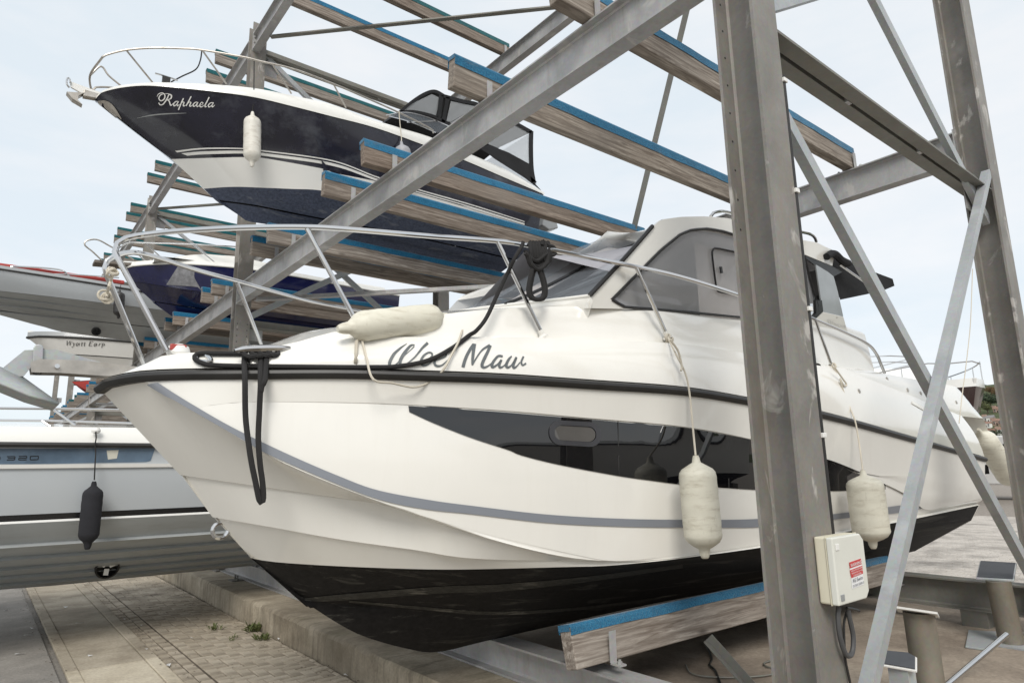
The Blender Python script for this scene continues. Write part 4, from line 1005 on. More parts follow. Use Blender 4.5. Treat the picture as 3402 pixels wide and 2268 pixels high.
# ---- Raphaela: dark sports boat on the middle level
YR = 8.94
ra = thing('sports_cruiser', 'dark navy sports boat named Raphaela on the upper level with black canopy', 'boat', (4.0, YR, 5.0))
rb_ = plan(.63, 3.9, 1.24, 2.)
sh = trace(ZC([(50,962),(85,930),(130,902),(300,862),(530,842),(800,860),(1200,900),(1600,955),(2000,1050),(2352,1140)])+RC([(500,500),(980,670),(1380,820),(1800,1000),(2190,1165)]), YR, rb_); sh[0][1] = YR
gt = trace(ZC([(60,945),(100,905),(140,880),(300,835),(620,806),(900,812),(1150,822),(1600,862),(2000,940),(2352,1020)])+RC([(400,390),(760,500),(1080,600),(1480,770),(1900,960),(2180,1140)]), YR, lambda x: max(rb_(x)-.07, .015)); gt[0][1] = YR
stR = np.array([onY(p, YR) for p in ZC([(60,1000),(110,1080),(300,1210),(500,1330),(780,1555)])+ZD([(1000,290),(1200,450),(1480,650)])+[(817,733),(850,740),(890,746)]])
def stemR(z): k = np.argsort(stR[:, 2]); return np.array([np.interp(z, stR[k, 2], stR[k, 0]), YR, z])
s1 = onY((569,529), YR); b1 = plan(s1[0], 3.8, 1.13, 2., 1.6)
bo1 = np.vstack([s1, trace(ZD([(1200,72),(1500,66),(1700,76),(2352,195)])+ZA([(800,200)])+RC([(520,1035)])+[(1388,642),(1560,692),(1743,750)], YR, b1)])
s2 = onY((677,627), YR); b2 = plan(s2[0], 3.4, 1.04, 2., 1.6)
bo2 = np.vstack([s2, trace(ZD([(1400,355),(1700,365),(2000,377),(2260,392)]), YR, b2)])
for x in np.linspace(bo2[-1][0]+.6, 6.9, 6): bo2 = np.vstack([bo2, (x, YR-b2(x), bo2[-1][2]-.035)])
s3 = stemR(onY(ZD([(1290,492)])[0], YR)[2]); b3 = plan(s3[0], 3.6, .52, 2., 1.6)
st3 = np.vstack([s3, trace(ZD([(1600,530),(2000,610),(2300,668)]), YR, b3)])
for x in np.linspace(st3[-1][0]+.6, 6.9, 6): st3 = np.vstack([st3, (x, YR-b3(x), st3[-1][2]+.0)])
kl = np.vstack([stR[-4:], [(x, YR, stR[-1][2]) for x in np.linspace(stR[-1][0]+.4, 6.9, 6)]])
stem_up = np.vstack([sh[0], stR[:5], s1])
def endfix(a, x=6.9):
    a = a.copy(); return a
tsd = band('topsides', MT['gel_navyblack'], ra, YR, sh, bo1, 90, 8, .02)
band('lower_band', MT['gel2'], ra, YR, bo1, bo2, 70, 3)
st3o = smooth_line(st3, 70); band('bottom', MT['af_blue'], ra, YR, bo2, st3, 70, 4); band('keel_panel', MT['af_blue'], ra, YR, st3+np.array([0,.02,-.015]), kl, 70, 4)
band('gunwale', MT['gel_white'], ra, YR, sh+np.array([0,-.012,0]), gt, 90, 4, .03)
dk = gt.copy(); dk[:, 1] = YR; dk[:, 2] += .10*np.clip((gt[:, 0]-.7)/2, 0, 1); band('foredeck', MT['gel_white'], ra, YR, gt, dk, 80, 4)
close_stern(ra, YR, [gt[-1], sh[-1], bo1[-1], bo2[-1], st3[-1], kl[-1]], MT['gel_navyblack'])
castR = caster([tsd])
mb = MB()
for up, lo_ in ((ZC([(830,1472),(1100,1444),(1500,1446),(1670,1465),(2352,1562)])+RC([(520,985)])+[(1388,628),(1560,677),(1742,735)], ZC([(850,1488),(1100,1458),(1500,1458),(1670,1478),(2352,1574)])+RC([(520,997)])+[(1388,632),(1560,681),(1742,738)]),
                (ZC([(890,1496),(1100,1478),(1500,1472),(1670,1492),(2352,1590)])+RC([(520,1008)])+[(1388,636),(1560,685),(1742,742)], ZC([(950,1520),(1100,1508),(1500,1500),(1670,1520),(2352,1618)])+RC([(520,1030)])+[(1388,644),(1560,692),(1742,748)])):
    patch(mb, up, lo_, castR, .006, 60, 3)
mb.build('white_pinstripes', MT['gel2'], ra)
# stem guard plate
mb = MB(); patch(mb, ZC([(75,985),(140,980),(200,1005),(250,1060),(305,1150)]), ZC([(80,1030),(120,1070),(190,1120),(250,1150),(310,1165)]), castR, .008, 20, 4); mb.build('stem_guard', MT['steel_dull'], ra)
# spray crease
mb = MB(); stroke(mb, ZC([(460,1152),(600,1125),(750,1112),(940,1106)]), [1,4,4,1], castR, .012); mb.build('spray_crease', MT['gel_midgrey'], ra)
K2 = 2352/220.; RN = lambda pts: [(510+x/K2, 300+y/K2) for x, y in pts]
mb = MB()
for pts, wd in (([(135,230),(165,160),(240,110),(330,105),(400,160),(410,240),(370,330),(280,380),(215,340),(200,270),(250,180),(330,145)], [18,30,34,40,44,50,48,42,44,46,38,34]),
                ([(390,130),(480,125),(560,135)], [14,22,26]), ([(560,140),(500,280),(420,410),(330,510),(240,520),(190,450)], [40,52,52,42,38,44]),
                ([(560,140),(640,190),(630,280),(560,330),(490,345)], [36,58,58,36,22]), ([(500,350),(560,390),(590,480),(620,540),(690,490),(750,430)], [26,50,54,46,22,18]),
                ([(870,400),(790,410),(720,490),(740,560),(810,520),(880,410)], [30,36,46,44,30,24]), ([(890,400),(840,500),(860,560),(930,500)], [44,46,38,16]),
                ([(1070,290),(980,480),(890,700)], [48,48,48]), ([(960,530),(1030,430),(1090,440),(1060,520),(1080,570),(1140,530)], [16,24,42,46,40,16]),
                ([(1340,220),(1260,380),(1160,560)], [44,46,44]), ([(1190,520),(1270,430),(1330,440),(1290,540),(1310,580),(1380,530)], [16,24,42,46,40,16]),
                ([(1560,430),(1480,440),(1410,520),(1430,580),(1500,540),(1570,440)], [28,36,46,42,28,22]), ([(1580,430),(1540,530),(1560,590),(1630,540)], [42,44,36,14]),
                ([(1640,550),(1730,510),(1760,450),(1700,440),(1650,520),(1660,590),(1730,590),(1800,530)], [14,20,32,30,40,44,32,14]),
                ([(1980,250),(1900,410),(1830,550),(1850,600),(1900,570)], [46,48,46,36,14]), ([(2110,440),(2020,460),(1950,540),(1970,600),(2050,560),(2120,460)], [28,36,46,42,28,22]), ([(2130,440),(2080,550),(2100,600),(2180,530)], [42,44,38,18])):
    stroke(mb, RN(pts), [v/K2*.85 for v in wd], castR, .006, 5)
mb.build('name_lettering', MT['gel2'], ra)
# pulpit, stanchions, cleat, anchor on its roller
b_rr = lambda x: max(rb_(x+.35)-.12, .05) if x < .6 else max(rb_(x)-.10, .05)
rl_px = ZC([(100,585),(130,552),(180,530),(350,490),(600,470),(900,475),(1090,490),(1500,560),(1650,597),(2000,680),(2352,812)])+RC([(300,150),(740,345),(1060,508),(1085,552)])
TR = np.array([hit(p, YR, lambda x: .10+1.02*sm((x+.2)/3.6)**.6) for p in rl_px]); front = TR[0].copy(); front[1] = YR
portR = np.vstack([front+np.array([-.06,0,-.02]), TR]); line = np.vstack([np.array([[p[0], 2*YR-p[1], p[2]] for p in portR[::-1]])[:-1], portR])
MB().tube(smooth_line(line, 160), .013, 8).build('bow_rail', MT['steel_dull'], ra, smooth=True)
def deckpt(p, dy=.0): return hit(p, YR, lambda x: max(rb_(x)-.16, .05))
for a_, b_ in ((ZC([(350,490)])[0], ZC([(612,812)])[0]), (ZC([(1095,495)])[0], ZC([(1332,824)])[0]), (ZC([(1780,630)])[0], ZC([(1965,918)])[0]), (RC([(85,62)])[0], RC([(210,296)])[0])):
    A2 = hit(a_, YR, lambda x: .10+1.02*sm((x+.2)/3.6)**.6); B2 = deckpt(b_)
    for sg in (0, 1):
        P2 = [A2, B2] if not sg else [np.array([q[0], 2*YR-q[1], q[2]]) for q in (A2, B2)]
        MB().tube(P2, .011, 8).build('stanchion', MT['steel_dull'], ra, smooth=True)
MB().tube(smooth_line([front+np.array([-.06,0,-.02]), onY(ZC([(104,650)])[0], YR), onY(ZC([(180,740)])[0], YR), onY(ZC([(305,845)])[0], YR)], 24), .012, 8).build('stanchion', MT['steel_dull'], ra, smooth=True)
cR = onY(ZC([(740,795)])[0], YR-.35); MB().tube([cR+np.array([-.13,0,.06]), cR+np.array([-.07,0,.065]), cR+np.array([.07,0,.065]), cR+np.array([.13,0,.06])], .012, 8).build('mooring_cleat', MT['steel'], ra, smooth=True)
MB().box(tuple(cR+np.array([-.045,-.02,-.02])), tuple(cR+np.array([.045,.02,.06]))).build('cleat_base', MT['black'], ra)
MB().poly([onY(p, YR-.04) for p in ZC([(-60,872),(0,890),(90,915),(110,960),(40,955),(-70,935)])], (0,-1,0), .09).build('bow_roller', MT['steel_dull'], ra, bevel=.006)
MB().tube(smooth_line([onY(p, YR-.3) for p in ZC([(1090,485),(1075,590),(1030,680),(900,745),(790,802)])], 24), .009, 6).build('bow_line', MT['rope_b'], ra, smooth=True)
anR = thing('anchor', 'pale anchor hanging off the bow of the dark boat Raphaela', 'anchor', tuple(onY((230,300), YR)))
G1 = lambda pts: [(x/2.0741, y/2.0741) for x, y in pts]
MB().poly([onY(p, YR-.02) for p in G1([(480,560),(700,640),(680,665),(560,640),(490,600)])], (0,-1,0), .03).build('shank', MT['white_pl'], anR)
MB().poly([onY(p, YR-.05) for p in G1([(460,632),(580,640),(540,660),(538,690),(568,720),(500,680)])], (0,-1,0), .10).build('fluke', MT['steel_dull'], anR)
MB().tube(smooth_line([onY(p, YR-.04) for p in G1([(480,605),(460,580),(462,545),(476,540),(484,570)])], 14), .012, 6).build('tripping_ring', MT['steel'], anR, smooth=True)
# windscreen and canopy
YCn = YR-.92; onK = lambda pts, dy=0.: [onY(p, YCn+dy) for p in RC(pts)]
ws_ = MB().poly(onK([(640,375),(800,345),(1010,385),(1240,480),(1400,600),(1100,540),(860,440)], -.04)); both(ws_, 'windscreen', MT['clearglass'], ra, YR)
fr_ = MB(); onp = lambda p, off=0.: onY(p, YCn-.045)
for pts, wd in (([(610,370),(800,342),(1010,385),(1240,480)], 3), ([(820,440),(1130,428)], 4), ([(640,380),(860,440),(1110,545)], 3)): stroke(fr_, RC(pts), wd, onp)
both(fr_, 'windscreen_frame', MT['steel'], ra, YR)
cv = MB(); onp = lambda p, off=0.: onY(p, YCn-.012)
for pts, wd in (([(755,335),(880,230),(1000,155),(1100,130),(1200,180)], 10), ([(755,338),(900,335),(1100,385),(1240,465)], 9), ([(1165,170),(1140,390)], 15), ([(1230,190),(1185,440)], 13), ([(1200,180),(1380,230),(1530,262),(1800,390),(2070,540)], 11),
                ([(2065,530),(2062,700),(2068,900),(2090,1040)], 15), ([(1240,465),(1500,650),(1680,760),(1900,880),(2110,1050)], 12)): stroke(cv, RC(pts), wd, onp)
cv.poly([onY(p, YCn-.010) for p in RC([(1560,700),(1640,665),(1840,745),(2050,860),(2090,1040),(2180,1140),(2000,1000),(1700,810)])])
can2 = both(cv, 'canopy_panel', MT['canvas'], ra, YR)
for pts in ([(790,322),(880,250),(1070,160),(1155,200),(1110,375),(880,328)], [(1260,230),(1520,285),(1260,440),(1215,430)], [(1640,662),(1920,470),(2040,548),(2040,855),(1840,745)], [(1520,285),(1920,470),(1640,662),(1250,450)]):
    both(MB().poly(onK(pts, .004)), 'clear_panel', MT['vinyl'], ra, YR)
rt = [onY(p, YCn) for p in RC([(755,335),(880,230),(1000,155),(1100,130),(1200,180),(1380,230),(1530,262),(1800,390),(2070,540)])]
cr_ = MB().grid([rt, [np.array([p[0], YR, p[2]+.10]) for p in rt], [np.array([p[0], 2*YR-p[1], p[2]]) for p in rt]]); cr_.build('canopy_roof', MT['canvas'], ra, smooth=True)
bk = [onY(p, YCn) for p in RC([(2070,540),(2066,700),(2070,880),(2120,1060)])]; MB().grid([bk, [np.array([p[0], 2*YR-p[1], p[2]]) for p in bk]]).build('canopy_back', MT['vinyl'], ra)
MB().poly([onY(p, YR-.6) for p in RC([(2190,1380),(2310,1395),(2340,1500),(2250,1520),(2180,1470)])], (0,-1,0), .25).build('outdrive_leg', MT['gel_midgrey'], ra, bevel=.02)

# ---- quick hulls for the boats further along
def quick(name, label, yc, B, x0, x1, sheer, zk, Lb, mats, boot=None, cz=.45, stem=None, rubr=MT['black'], cabin=None):
    """sheer: list of (x, z); zk keel height; mats: topsides, bottom, deck"""
    o = thing(name, label, 'boat', ((x0+x1)/2, yc, zk))
    bf = plan(x0, Lb, B); X_ = np.linspace(x0, x1, 40); zs = np.interp(X_, [s[0] for s in sheer], [s[1] for s in sheer])
    S1 = np.c_[X_, [yc-bf(x) for x in X_], zs]
    xk = stem[-1][0] if stem else x0+1.3
    chz = zk+cz; st = np.array([(s[0], yc, s[1]) for s in (stem or [(x0, zs[0]), (x0+.5, zs[0]-.5), (xk, zk)])])
    def sa(z): k = np.argsort(st[:, 2]); return np.interp(z, st[k, 2], st[k, 0])
    def wl(z, Bz, L2, rise=0.):
        xa = sa(z+rise); bz = plan(xa, L2, Bz, 2., 1.5); Xz = np.linspace(xa, x1, 40); return np.c_[Xz, [yc-bz(x) for x in Xz], [z+rise*math.exp(-(x-xa)/.9) for x in Xz]]
    C = wl(chz, B*.9, Lb*.95, .25); M = wl(zk+cz*.5, B*.45, Lb*.9, .15); Kl = np.vstack([[(sa(z), yc, z) for z in np.linspace(zk+.5*cz, zk, 5)], [(x, yc, zk) for x in np.linspace(xk+.3, x1, 8)]])
    t = band('topsides', mats[0], o, yc, S1, C, 50, 5, .015); band('bottom', mats[1], o, yc, C+np.array([0,.01,-.004]), M, 50, 3); band('keel_panel', mats[1], o, yc, M+np.array([0,.02,-.012]), Kl, 50, 3)
    D = S1.copy(); D[:, 2] += .10; D[:, 1] = np.minimum(D[:, 1]+.05, yc); band('gunwale', mats[2], o, yc, S1+np.array([0,0,.012]), D, 50, 2)
    Dc = D.copy(); Dc[:, 1] = yc; Dc[:, 2] += .06; band('deck', mats[2], o, yc, D, Dc, 50, 3)
    for sg in (1, -1): MB().tube(np.c_[S1[:, 0], yc+(S1[:, 1]-yc)*sg*1.004, S1[:, 2]+.004], .02, 8).build('rubbing_strake', rubr, o, smooth=True)
    close_stern(o, yc, [D[-1], S1[-1], C[-1], M[-1], Kl[-1]], mats[0])
    return o, S1, C, t, D
# navy boat, second bay, middle level
YN = 15.0
sx = [(s[0], s[2]) for s in (hit(p, YN, plan(1.9, 3.5, 1.15)) for p in [(408,892),(445,884),(567,876),(690,881),(796,890),(963,915),(1330,983)])]
stn = [(p[0], p[2]) for p in (onY(q, YN) for q in [(408,892),(429,929),(469,967),(526,1018),(590,1064)])]
nb, nS, nC, nt_, nD = quick('motor_boat', 'royal blue motor boat with a scuffed grey patch, middle level behind the second column', YN, 1.15, sx[0][0], 7.6, sx, 4.86, 3.6, (MT['gel_navy'], MT['gel_navy'], MT['gel_white']), cz=.5, stem=stn, rubr=MT['gel_white'])
cN = caster([nt_])
mb = MB(); patch(mb, RD([(960,450),(1010,440),(1095,460),(1060,490)]), RD([(840,640),(960,650),(1080,655),(1155,655)]), cN, .008, 14, 6); mb.build('scuffed_patch', plain('scuffed_gelcoat', (.20,.20,.21), .7, var=.35, scale=14), nb)
mb = MB(); stroke(mb, RD([(760,640),(1000,652),(1225,668)]), 3, cN, .010); mb.build('red_pinstripe', MT['red'], nb)
mb = MB(); stroke(mb, RD([(800,655),(1000,668),(1225,688)]), 6, cN, .010); mb.build('white_pinstripe', MT['gel2'], nb)
hz_ = [hit(p, YN, lambda x: .62) for p in RD([(760,418),(860,396),(960,372),(1150,354),(1300,362),(1470,378)])]; hz_ += [hz_[-1]+np.array([.9,0,-.05])]
hf = [np.array([p[0], p[1]-.12, np.interp(p[0], nD[:, 0], nD[:, 2])]) for p in hz_]
band('coachroof', MT['gel_white'], nb, YN, np.array(hf), np.array(hz_), 40, 3); band('coachroof_top', MT['gel_white'], nb, YN, np.array(hz_), np.array([(p[0], YN, p[2]+.08) for p in hz_]), 40, 3)
nr = smooth_line([hit(p, YN, lambda x: .25+.75*sm((x-1.4)/2.6)) for p in RD([(480,300),(560,262),(700,262),(1060,272),(1230,282),(1460,296),(1700,320)])], 40)
for sg in (1, -1): MB().tube(np.c_[nr[:, 0], YN+(nr[:, 1]-YN)*sg, nr[:, 2]], .016, 8).build('bow_rail', MT['steel'], nb, smooth=True)
for a_, b_ in (((690,265),(865,418)), ((1080,275),(1270,430))):
    A2 = hit(RD([a_])[0], YN, lambda x: .25+.75*sm((x-1.4)/2.6)); B2 = hit(RD([b_])[0], YN, lambda x: .2+.8*sm((x-1.6)/2.6))
    for sg in (1, -1): MB().tube([np.array([q[0], YN+(q[1]-YN)*sg, q[2]]) for q in (A2, B2)], .014, 8).build('stanchion', MT['steel'], nb, smooth=True)
pk = [onY(p, YN) for p in RD([(270,425),(540,440)])]; MB().obox(pk[0], pk[1]+np.array([.3,0,0]), .34, .06).build('bow_plank', MT['wood_far'], nb, bevel=.01)
for dy in (-.2, .2):
    MB().tube(smooth_line([onY(p, YN+dy) for p in RD([(340,405),(260,330),(200,280),(215,245),(300,235),(400,285),(600,400)])], 30), .015, 8).build('pulpit_loop', MT['steel_dull'], nb, smooth=True)
# stern clutter on the navy boat: seats and a white lid
MB().box((6.3, YN-.8, nD[-1][2]-.03), (7.4, YN+.8, nD[-1][2]+.16)).build('engine_lid', MT['gel_white'], nb, bevel=.04)

# pale grey boat, middle level, beyond the navy one
YG = 18.2
sg_ = [(-4.2, 6.25), (-2.5, 6.1), (0, 5.98), (1.5, 5.95), (7, 5.75)]
kg = [(p[0], p[2]) for p in (onY(q, YG) for q in [(0,1040),(96,1074),(241,1108),(337,1125),(434,1137),(530,1144)])]
gb, gS, gC, gt_, gD = quick('grey_motor_boat', 'pale grey boat with ribbed grey bottom jutting out at the left edge, middle level', YG, 1.3, -4.2, 6.6, sg_, kg[-1][1], 4.6, (MT['gel_grey'], MT['af_grey'], MT['gel_midgrey']), cz=.62, stem=[(-4.2,6.25),(-2.6,5.75)]+kg)
for j in range(3):                                   # spray rails under the bow
    t = .25+.25*j; A = smooth_line(gC, 40); Kx = np.c_[A[:, 0]+.4*(j+1)*np.exp(-np.arange(40)/12.), A[:, 1]+(YG-A[:, 1])*t*.8, A[:, 2]-.42*t]
    MB().tube(Kx[2:], .018, 6).build('spray_rail', MT['gel_midgrey'], gb, smooth=True)
MB().box((-.8, YG-1.05, 6.10), (2.2, YG-.2, 6.19)).build('red_deck_cover', MT['red'], gb, bevel=.03)
gr_ = smooth_line([onY(p, YG-1.1) for p in R4([(70,325),(75,285),(110,268),(400,288),(470,330),(490,345)])], 30); MB().tube(gr_, .02, 8).build('hand_rail', MT['steel'], gb, smooth=True)
MB().tube(smooth_line([onY(p, YG-1.1) for p in R4([(70,325),(200,322),(480,322),(820,345)])], 20), .015, 8).build('hand_rail', MT['steel'], gb, smooth=True)
pt = onY(R4([(662,714)])[0], YG-.35); MB().lathe([(.10,0),(.10,.03),(.075,.032),(.075,.0)], pt, (0,-1,-.3), 16).build('thruster_tunnel', MT['frame_black'], gb, smooth=True)
# white boat with the name Wyatt Earp, third bay
YW = 22.1
wb = thing('cuddy_boat', 'white boat lettered Wyatt Earp seen beyond the cream cruiser bow', 'boat', (3.5, YW, 4.9))
zt = lambda x, y: onY((x, y), YW)
shw = np.array([zt(90,1121)]+[ (x, YW-plan(.62,3.5,1.2)(x), zt(90,1121)[2]-.02*(x-.6)) for x in np.linspace(.9, 6.8, 14)])
lo1 = np.array([zt(122,1146)]+[(x, YW-plan(1.0,3.6,1.12)(x), zt(90,1121)[2]-.42-.03*(x-.6)) for x in np.linspace(1.3, 6.8, 14)])
lo2 = np.array([zt(175,1180)]+[(x, YW-plan(1.5,3.6,1.0)(x), zt(90,1121)[2]-.72-.03*(x-.6)) for x in np.linspace(1.9, 6.8, 14)])
kw = np.array([zt(180,1190)]+[(x, YW, 4.9) for x in np.linspace(2.6, 6.8, 14)])
tw_ = band('topsides', MT['gel2'], wb, YW, shw, lo1, 40, 3); band('lower_topsides', MT['gel2'], wb, YW, lo1+np.array([0,.03,-.02]), lo2, 40, 3); band('bottom', MT['af_blue'], wb, YW, lo2, kw, 40, 3)
dw = shw.copy(); dw[:, 2] += .15; dw[1:, 1] += .04; band('gunwale', MT['gel_midgrey'], wb, YW, shw+np.array([0,0,.03]), dw, 40, 2); dwc = dw.copy(); dwc[:, 1] = YW; dwc[:, 2] += .05; band('deck', MT['gel2'], wb, YW, dw, dwc, 40, 2)
for sg in (1, -1): MB().tube(np.c_[shw[:, 0], YW+(shw[:, 1]-YW)*sg, shw[:, 2]], .035, 8).build('rubbing_strake', MT['black'], wb, smooth=True)
close_stern(wb, YW, [dw[-1], shw[-1], lo1[-1], lo2[-1], kw[-1]], MT['gel2'])
cW = caster([tw_]); K3 = 2352/180.; WY = lambda pts: [(200+x/K3, 1110+y/K3) for x, y in pts]
mb = MB()
for pts, wd in (([(310,280),(300,470)], 34), ([(300,470),(430,285)], 16), ([(430,285),(425,470)], 34), ([(425,470),(520,290)], 14), ([(560,350),(600,480)], 34), ([(650,360),(600,480),(540,545),(500,540)], [14,18,26,30]),
                ([(790,380),(720,390),(700,470),(740,490),(820,390)], [22,24,36,30,20]), ([(840,370),(825,490)], 30), ([(960,345),(930,490),(970,500)], [34,32,16]), ([(890,375),(1000,372)], 12), ([(1075,345),(1045,490),(1085,500)], [34,32,16]), ([(1010,375),(1110,372)], 12),
                ([(1310,310),(1250,500)], 36), ([(1290,310),(1440,312)], 18), ([(1300,395),(1400,395)], 14), ([(1240,500),(1400,498)], 18), ([(1570,390),(1490,410),(1470,480),(1510,505),(1590,400)], [20,24,36,30,20]), ([(1600,390),(1580,505)], 30),
                ([(1720,390),(1670,500)], 32), ([(1710,420),(1800,390)], 18), ([(1850,380),(1800,580)], 32), ([(1840,420),(1900,400),(1930,450),(1860,500)], [16,26,30,18])):
    stroke(mb, WY(pts), np.array(wd)/K3 if hasattr(wd,'__len__') else wd/K3, cW, .012, 4)
mb.build('name_lettering', plain('grey_name_lettering', (.13,.125,.12), .5), wb)

# big grey boat on the lowest level, left edge
YB = 9.0; NB = YB-1.5
zo = lambda y: onY((300, y), NB)[2]
bb = thing('grey_cruiser', 'large grey boat with window strip and dark ribbed bottom, lowest level at left', 'boat', (2., YB, .5))
b5 = plan(-3.4, 3.7, 1.5, 2., 2.)
X5 = np.linspace(-3.4, 6.4, 50)
def L5(y, dB=0., dz=0., tilt=0.): return np.c_[X5, [YB-max(b5(x)-dB, .01) for x in X5], [zo(y)+dz+tilt*(x-.8) for x in X5]]
def S5(name, m_, a, b, sub=2, bulge=0.): return band(name, m_, bb, YB, a, b, 60, sub, bulge)
deck_t = L5(1416, .10, 0, .012)
S5('bulwark', MT['gel_white'], L5(1472), deck_t, 3, .02)
dc = deck_t.copy(); dc[:, 1] = YB; dc[:, 2] += .12; S5('deck', MT['gel_white'], deck_t, dc, 3)
strip5 = S5('window_strip', MT['gel_grey'], L5(1484, .02), L5(1543, .035))
S5('styling_lip', MT['gel2'], L5(1543, .035), L5(1541, -.012), 1); S5('styling_lip', MT['gel2'], L5(1541, -.012), L5(1553, -.004), 1); S5('styling_lip', MT['gel2'], L5(1553, -.004), L5(1555, .02), 1)
top5 = S5('topsides', MT['gel_grey'], L5(1555, .02), L5(1700, .07), 4, .01)
S5('black_stripe', MT['frame_black'], L5(1700, .069), L5(1720, .076), 1); S5('white_stripe', MT['gel2'], L5(1720, .076), L5(1727, .07), 1)
pan5 = []; zst = zo(1727); zkk = onY((400,1922), YB)[2]; prev = L5(1727, .07); nR = 6
for j in range(1, nR+1):
    t = j/nR; dB = .07+(1.5-.07-.0)*t**1.15; z_ = zst+(zkk-zst)*(t**.75)
    cur = np.c_[X5, [YB-max(b5(x)-dB, .0)*(1 if j < nR else 0) for x in X5], [z_+.028*max(0, .8-x)*(t) for x in X5]]
    pan5.append(S5('bottom_panel', MT['af_grey'], prev, cur, 3, .012))
    lap = cur+np.array([0, -.034, -.026]); 
    if j < nR: S5('spray_rail', MT['af_grey'], cur, lap, 1); S5('spray_rail', MT['af_grey'], lap, lap+np.array([0,.075,.004]), 1); prev = lap+np.array([0,.075,.004])
for sg in (1, -1):
    r_ = L5(1478, -.012); MB().tube(np.c_[r_[:, 0], YB+(r_[:, 1]-YB)*sg, r_[:, 2]], .024, 8).build('rubbing_strake', MT['black'], bb, smooth=True)
c5 = caster([strip5])
mb = MB(); patch(mb, [(-40,1489),(150,1489),(300,1488),(500,1488),(515,1489)], [(-40,1541),(150,1540),(300,1537),(480,1534),(500,1530)], c5, .004, 30, 3); wn5 = mb.build('window_strip_glass', glassy('blue_grey_glass', (.10,.145,.20), .06, .6, var=.35), bb)
mb = MB()
P9 = lambda pts: [(x/3.92, 1480+y/3.92) for x, y in pts]
for pts in ([(90,140),(195,138),(190,182),(88,186)], [(100,162),(192,160)], [(245,137),(350,135),(345,158),(245,160),(242,183),(345,181)], [(395,136),(500,133),(495,178),(392,181),(395,136)], [(-12,140),(0,145),(2,170),(-12,184)]):
    for a_, b_ in zip(pts, pts[1:]): stroke(mb, P9([a_, b_]), 2.6, c5, .007)
mb.build('model_number', MT['frame_black'], wn5)
mb = MB(); patch(mb, P9([(1388,60),(1545,55)]), P9([(1405,178),(1520,165)]), c5, .006, 4, 3); mb.build('paper_notice', plain('pale_paper', (.6,.58,.5), .8), wn5)
# bow thruster
pt = caster(pan5)((356,1880), .004); th = MB().lathe([(.115,0),(.115,.05),(.098,.055),(.098,.0)], pt+np.array([0,.02,0]), (0,-1,-.35), 20).build('thruster_tunnel', MT['frame_black'], bb, smooth=True)
for k in range(3):
    a = k*2.1+.4; MB().obox(pt+np.array([.02*math.cos(a), -.01, .02*math.sin(a)]), pt+np.array([.085*math.cos(a), -.012, .085*math.sin(a)]), .045, .012, up=(0,1,.2)).build('thruster_blade', MT['white_pl'], th)
# guard rails of that boat
for y_, y2, r_ in ((1355,1362,.013), (1395,1405,.012)):
    MB().tube([onY((-60, y_), YB-1.2), onY((155, y_+2), YB-1.2), onY((420, y2), YB-1.2), onY((700, y2+8), YB-1.2)], r_, 8).build('guard_rail', MT['steel'], bb, smooth=True)
MB().tube([onY((175,1357), YB-1.2), onY((250,1412), YB-1.25)], .013, 8).build('stanchion', MT['steel'], bb, smooth=True)
MB().tube([onY((140,1398), YB-1.2), onY((168,1416), YB-1.25)], .012, 8).build('stanchion', MT['steel'], bb, smooth=True)
close_stern(bb, YB, [deck_t[-1], L5(1472)[-1], L5(1555,.02)[-1], L5(1727,.07)[-1], cur[-1]], MT['gel_grey'])
# ================================================================== fenders, lines, fittings
FWD = RCAM @ np.array([0,0,-1.])
pxm = lambda P: float((np.asarray(P)-EYE) @ FWD)/FPX              # metres per photo pixel at P
RL7 = lambda pts: S_(0, 1512, 2.0741, pts)
R8 = lambda pts: S_(2268, 1512, 2.0741, pts)
fe_g = None
# fender lying on the foredeck
Yd = YC-b_d1(1.75)+.03; a_, b_ = onY((1122,1093), Yd), onY((1492,1050), Yd)
cast_all = caster([bulwark, hull])
on_rail = lambda pts, off=.02: [q for q in (cast_all(p, off) for p in pts) if q is not None]
t1 = [onY(p, Yd-.02) for p in R5([(765,620),(815,632),(842,668)])]+on_rail(R5([(835,740),(800,810),(750,890),(700,980)]), .03)+[onY(p, 3.04) for p in R5([(640,1040),(560,1085),(480,1098),(350,1070),(220,1045)])]+on_rail(R5([(200,1000),(195,975),(170,900),(140,790),(128,715)]), .02)
t2 = on_rail(R5([(118,715),(100,800),(95,900)]), .02)+[onY(p, 3.22) for p in R5([(85,990),(75,1030),(72,1045),(88,1046),(104,1000)])]+on_rail(R5([(102,900),(108,800),(115,720)]), .025)
f1 = fender('fender', 'yellowed white fender lying along the foredeck of the cream cruiser', (b_, a_), MT['fender'], 54*pxm(a_), None, [t1, t2])
kn = hit(R5([(122,705)])[0], YC, lambda x: b_d1(x)-.02); 
knot(kn, .028, MT['rope_w'], f1, 5)
rust = MB(); ax = Vector(a_-b_).normalized()
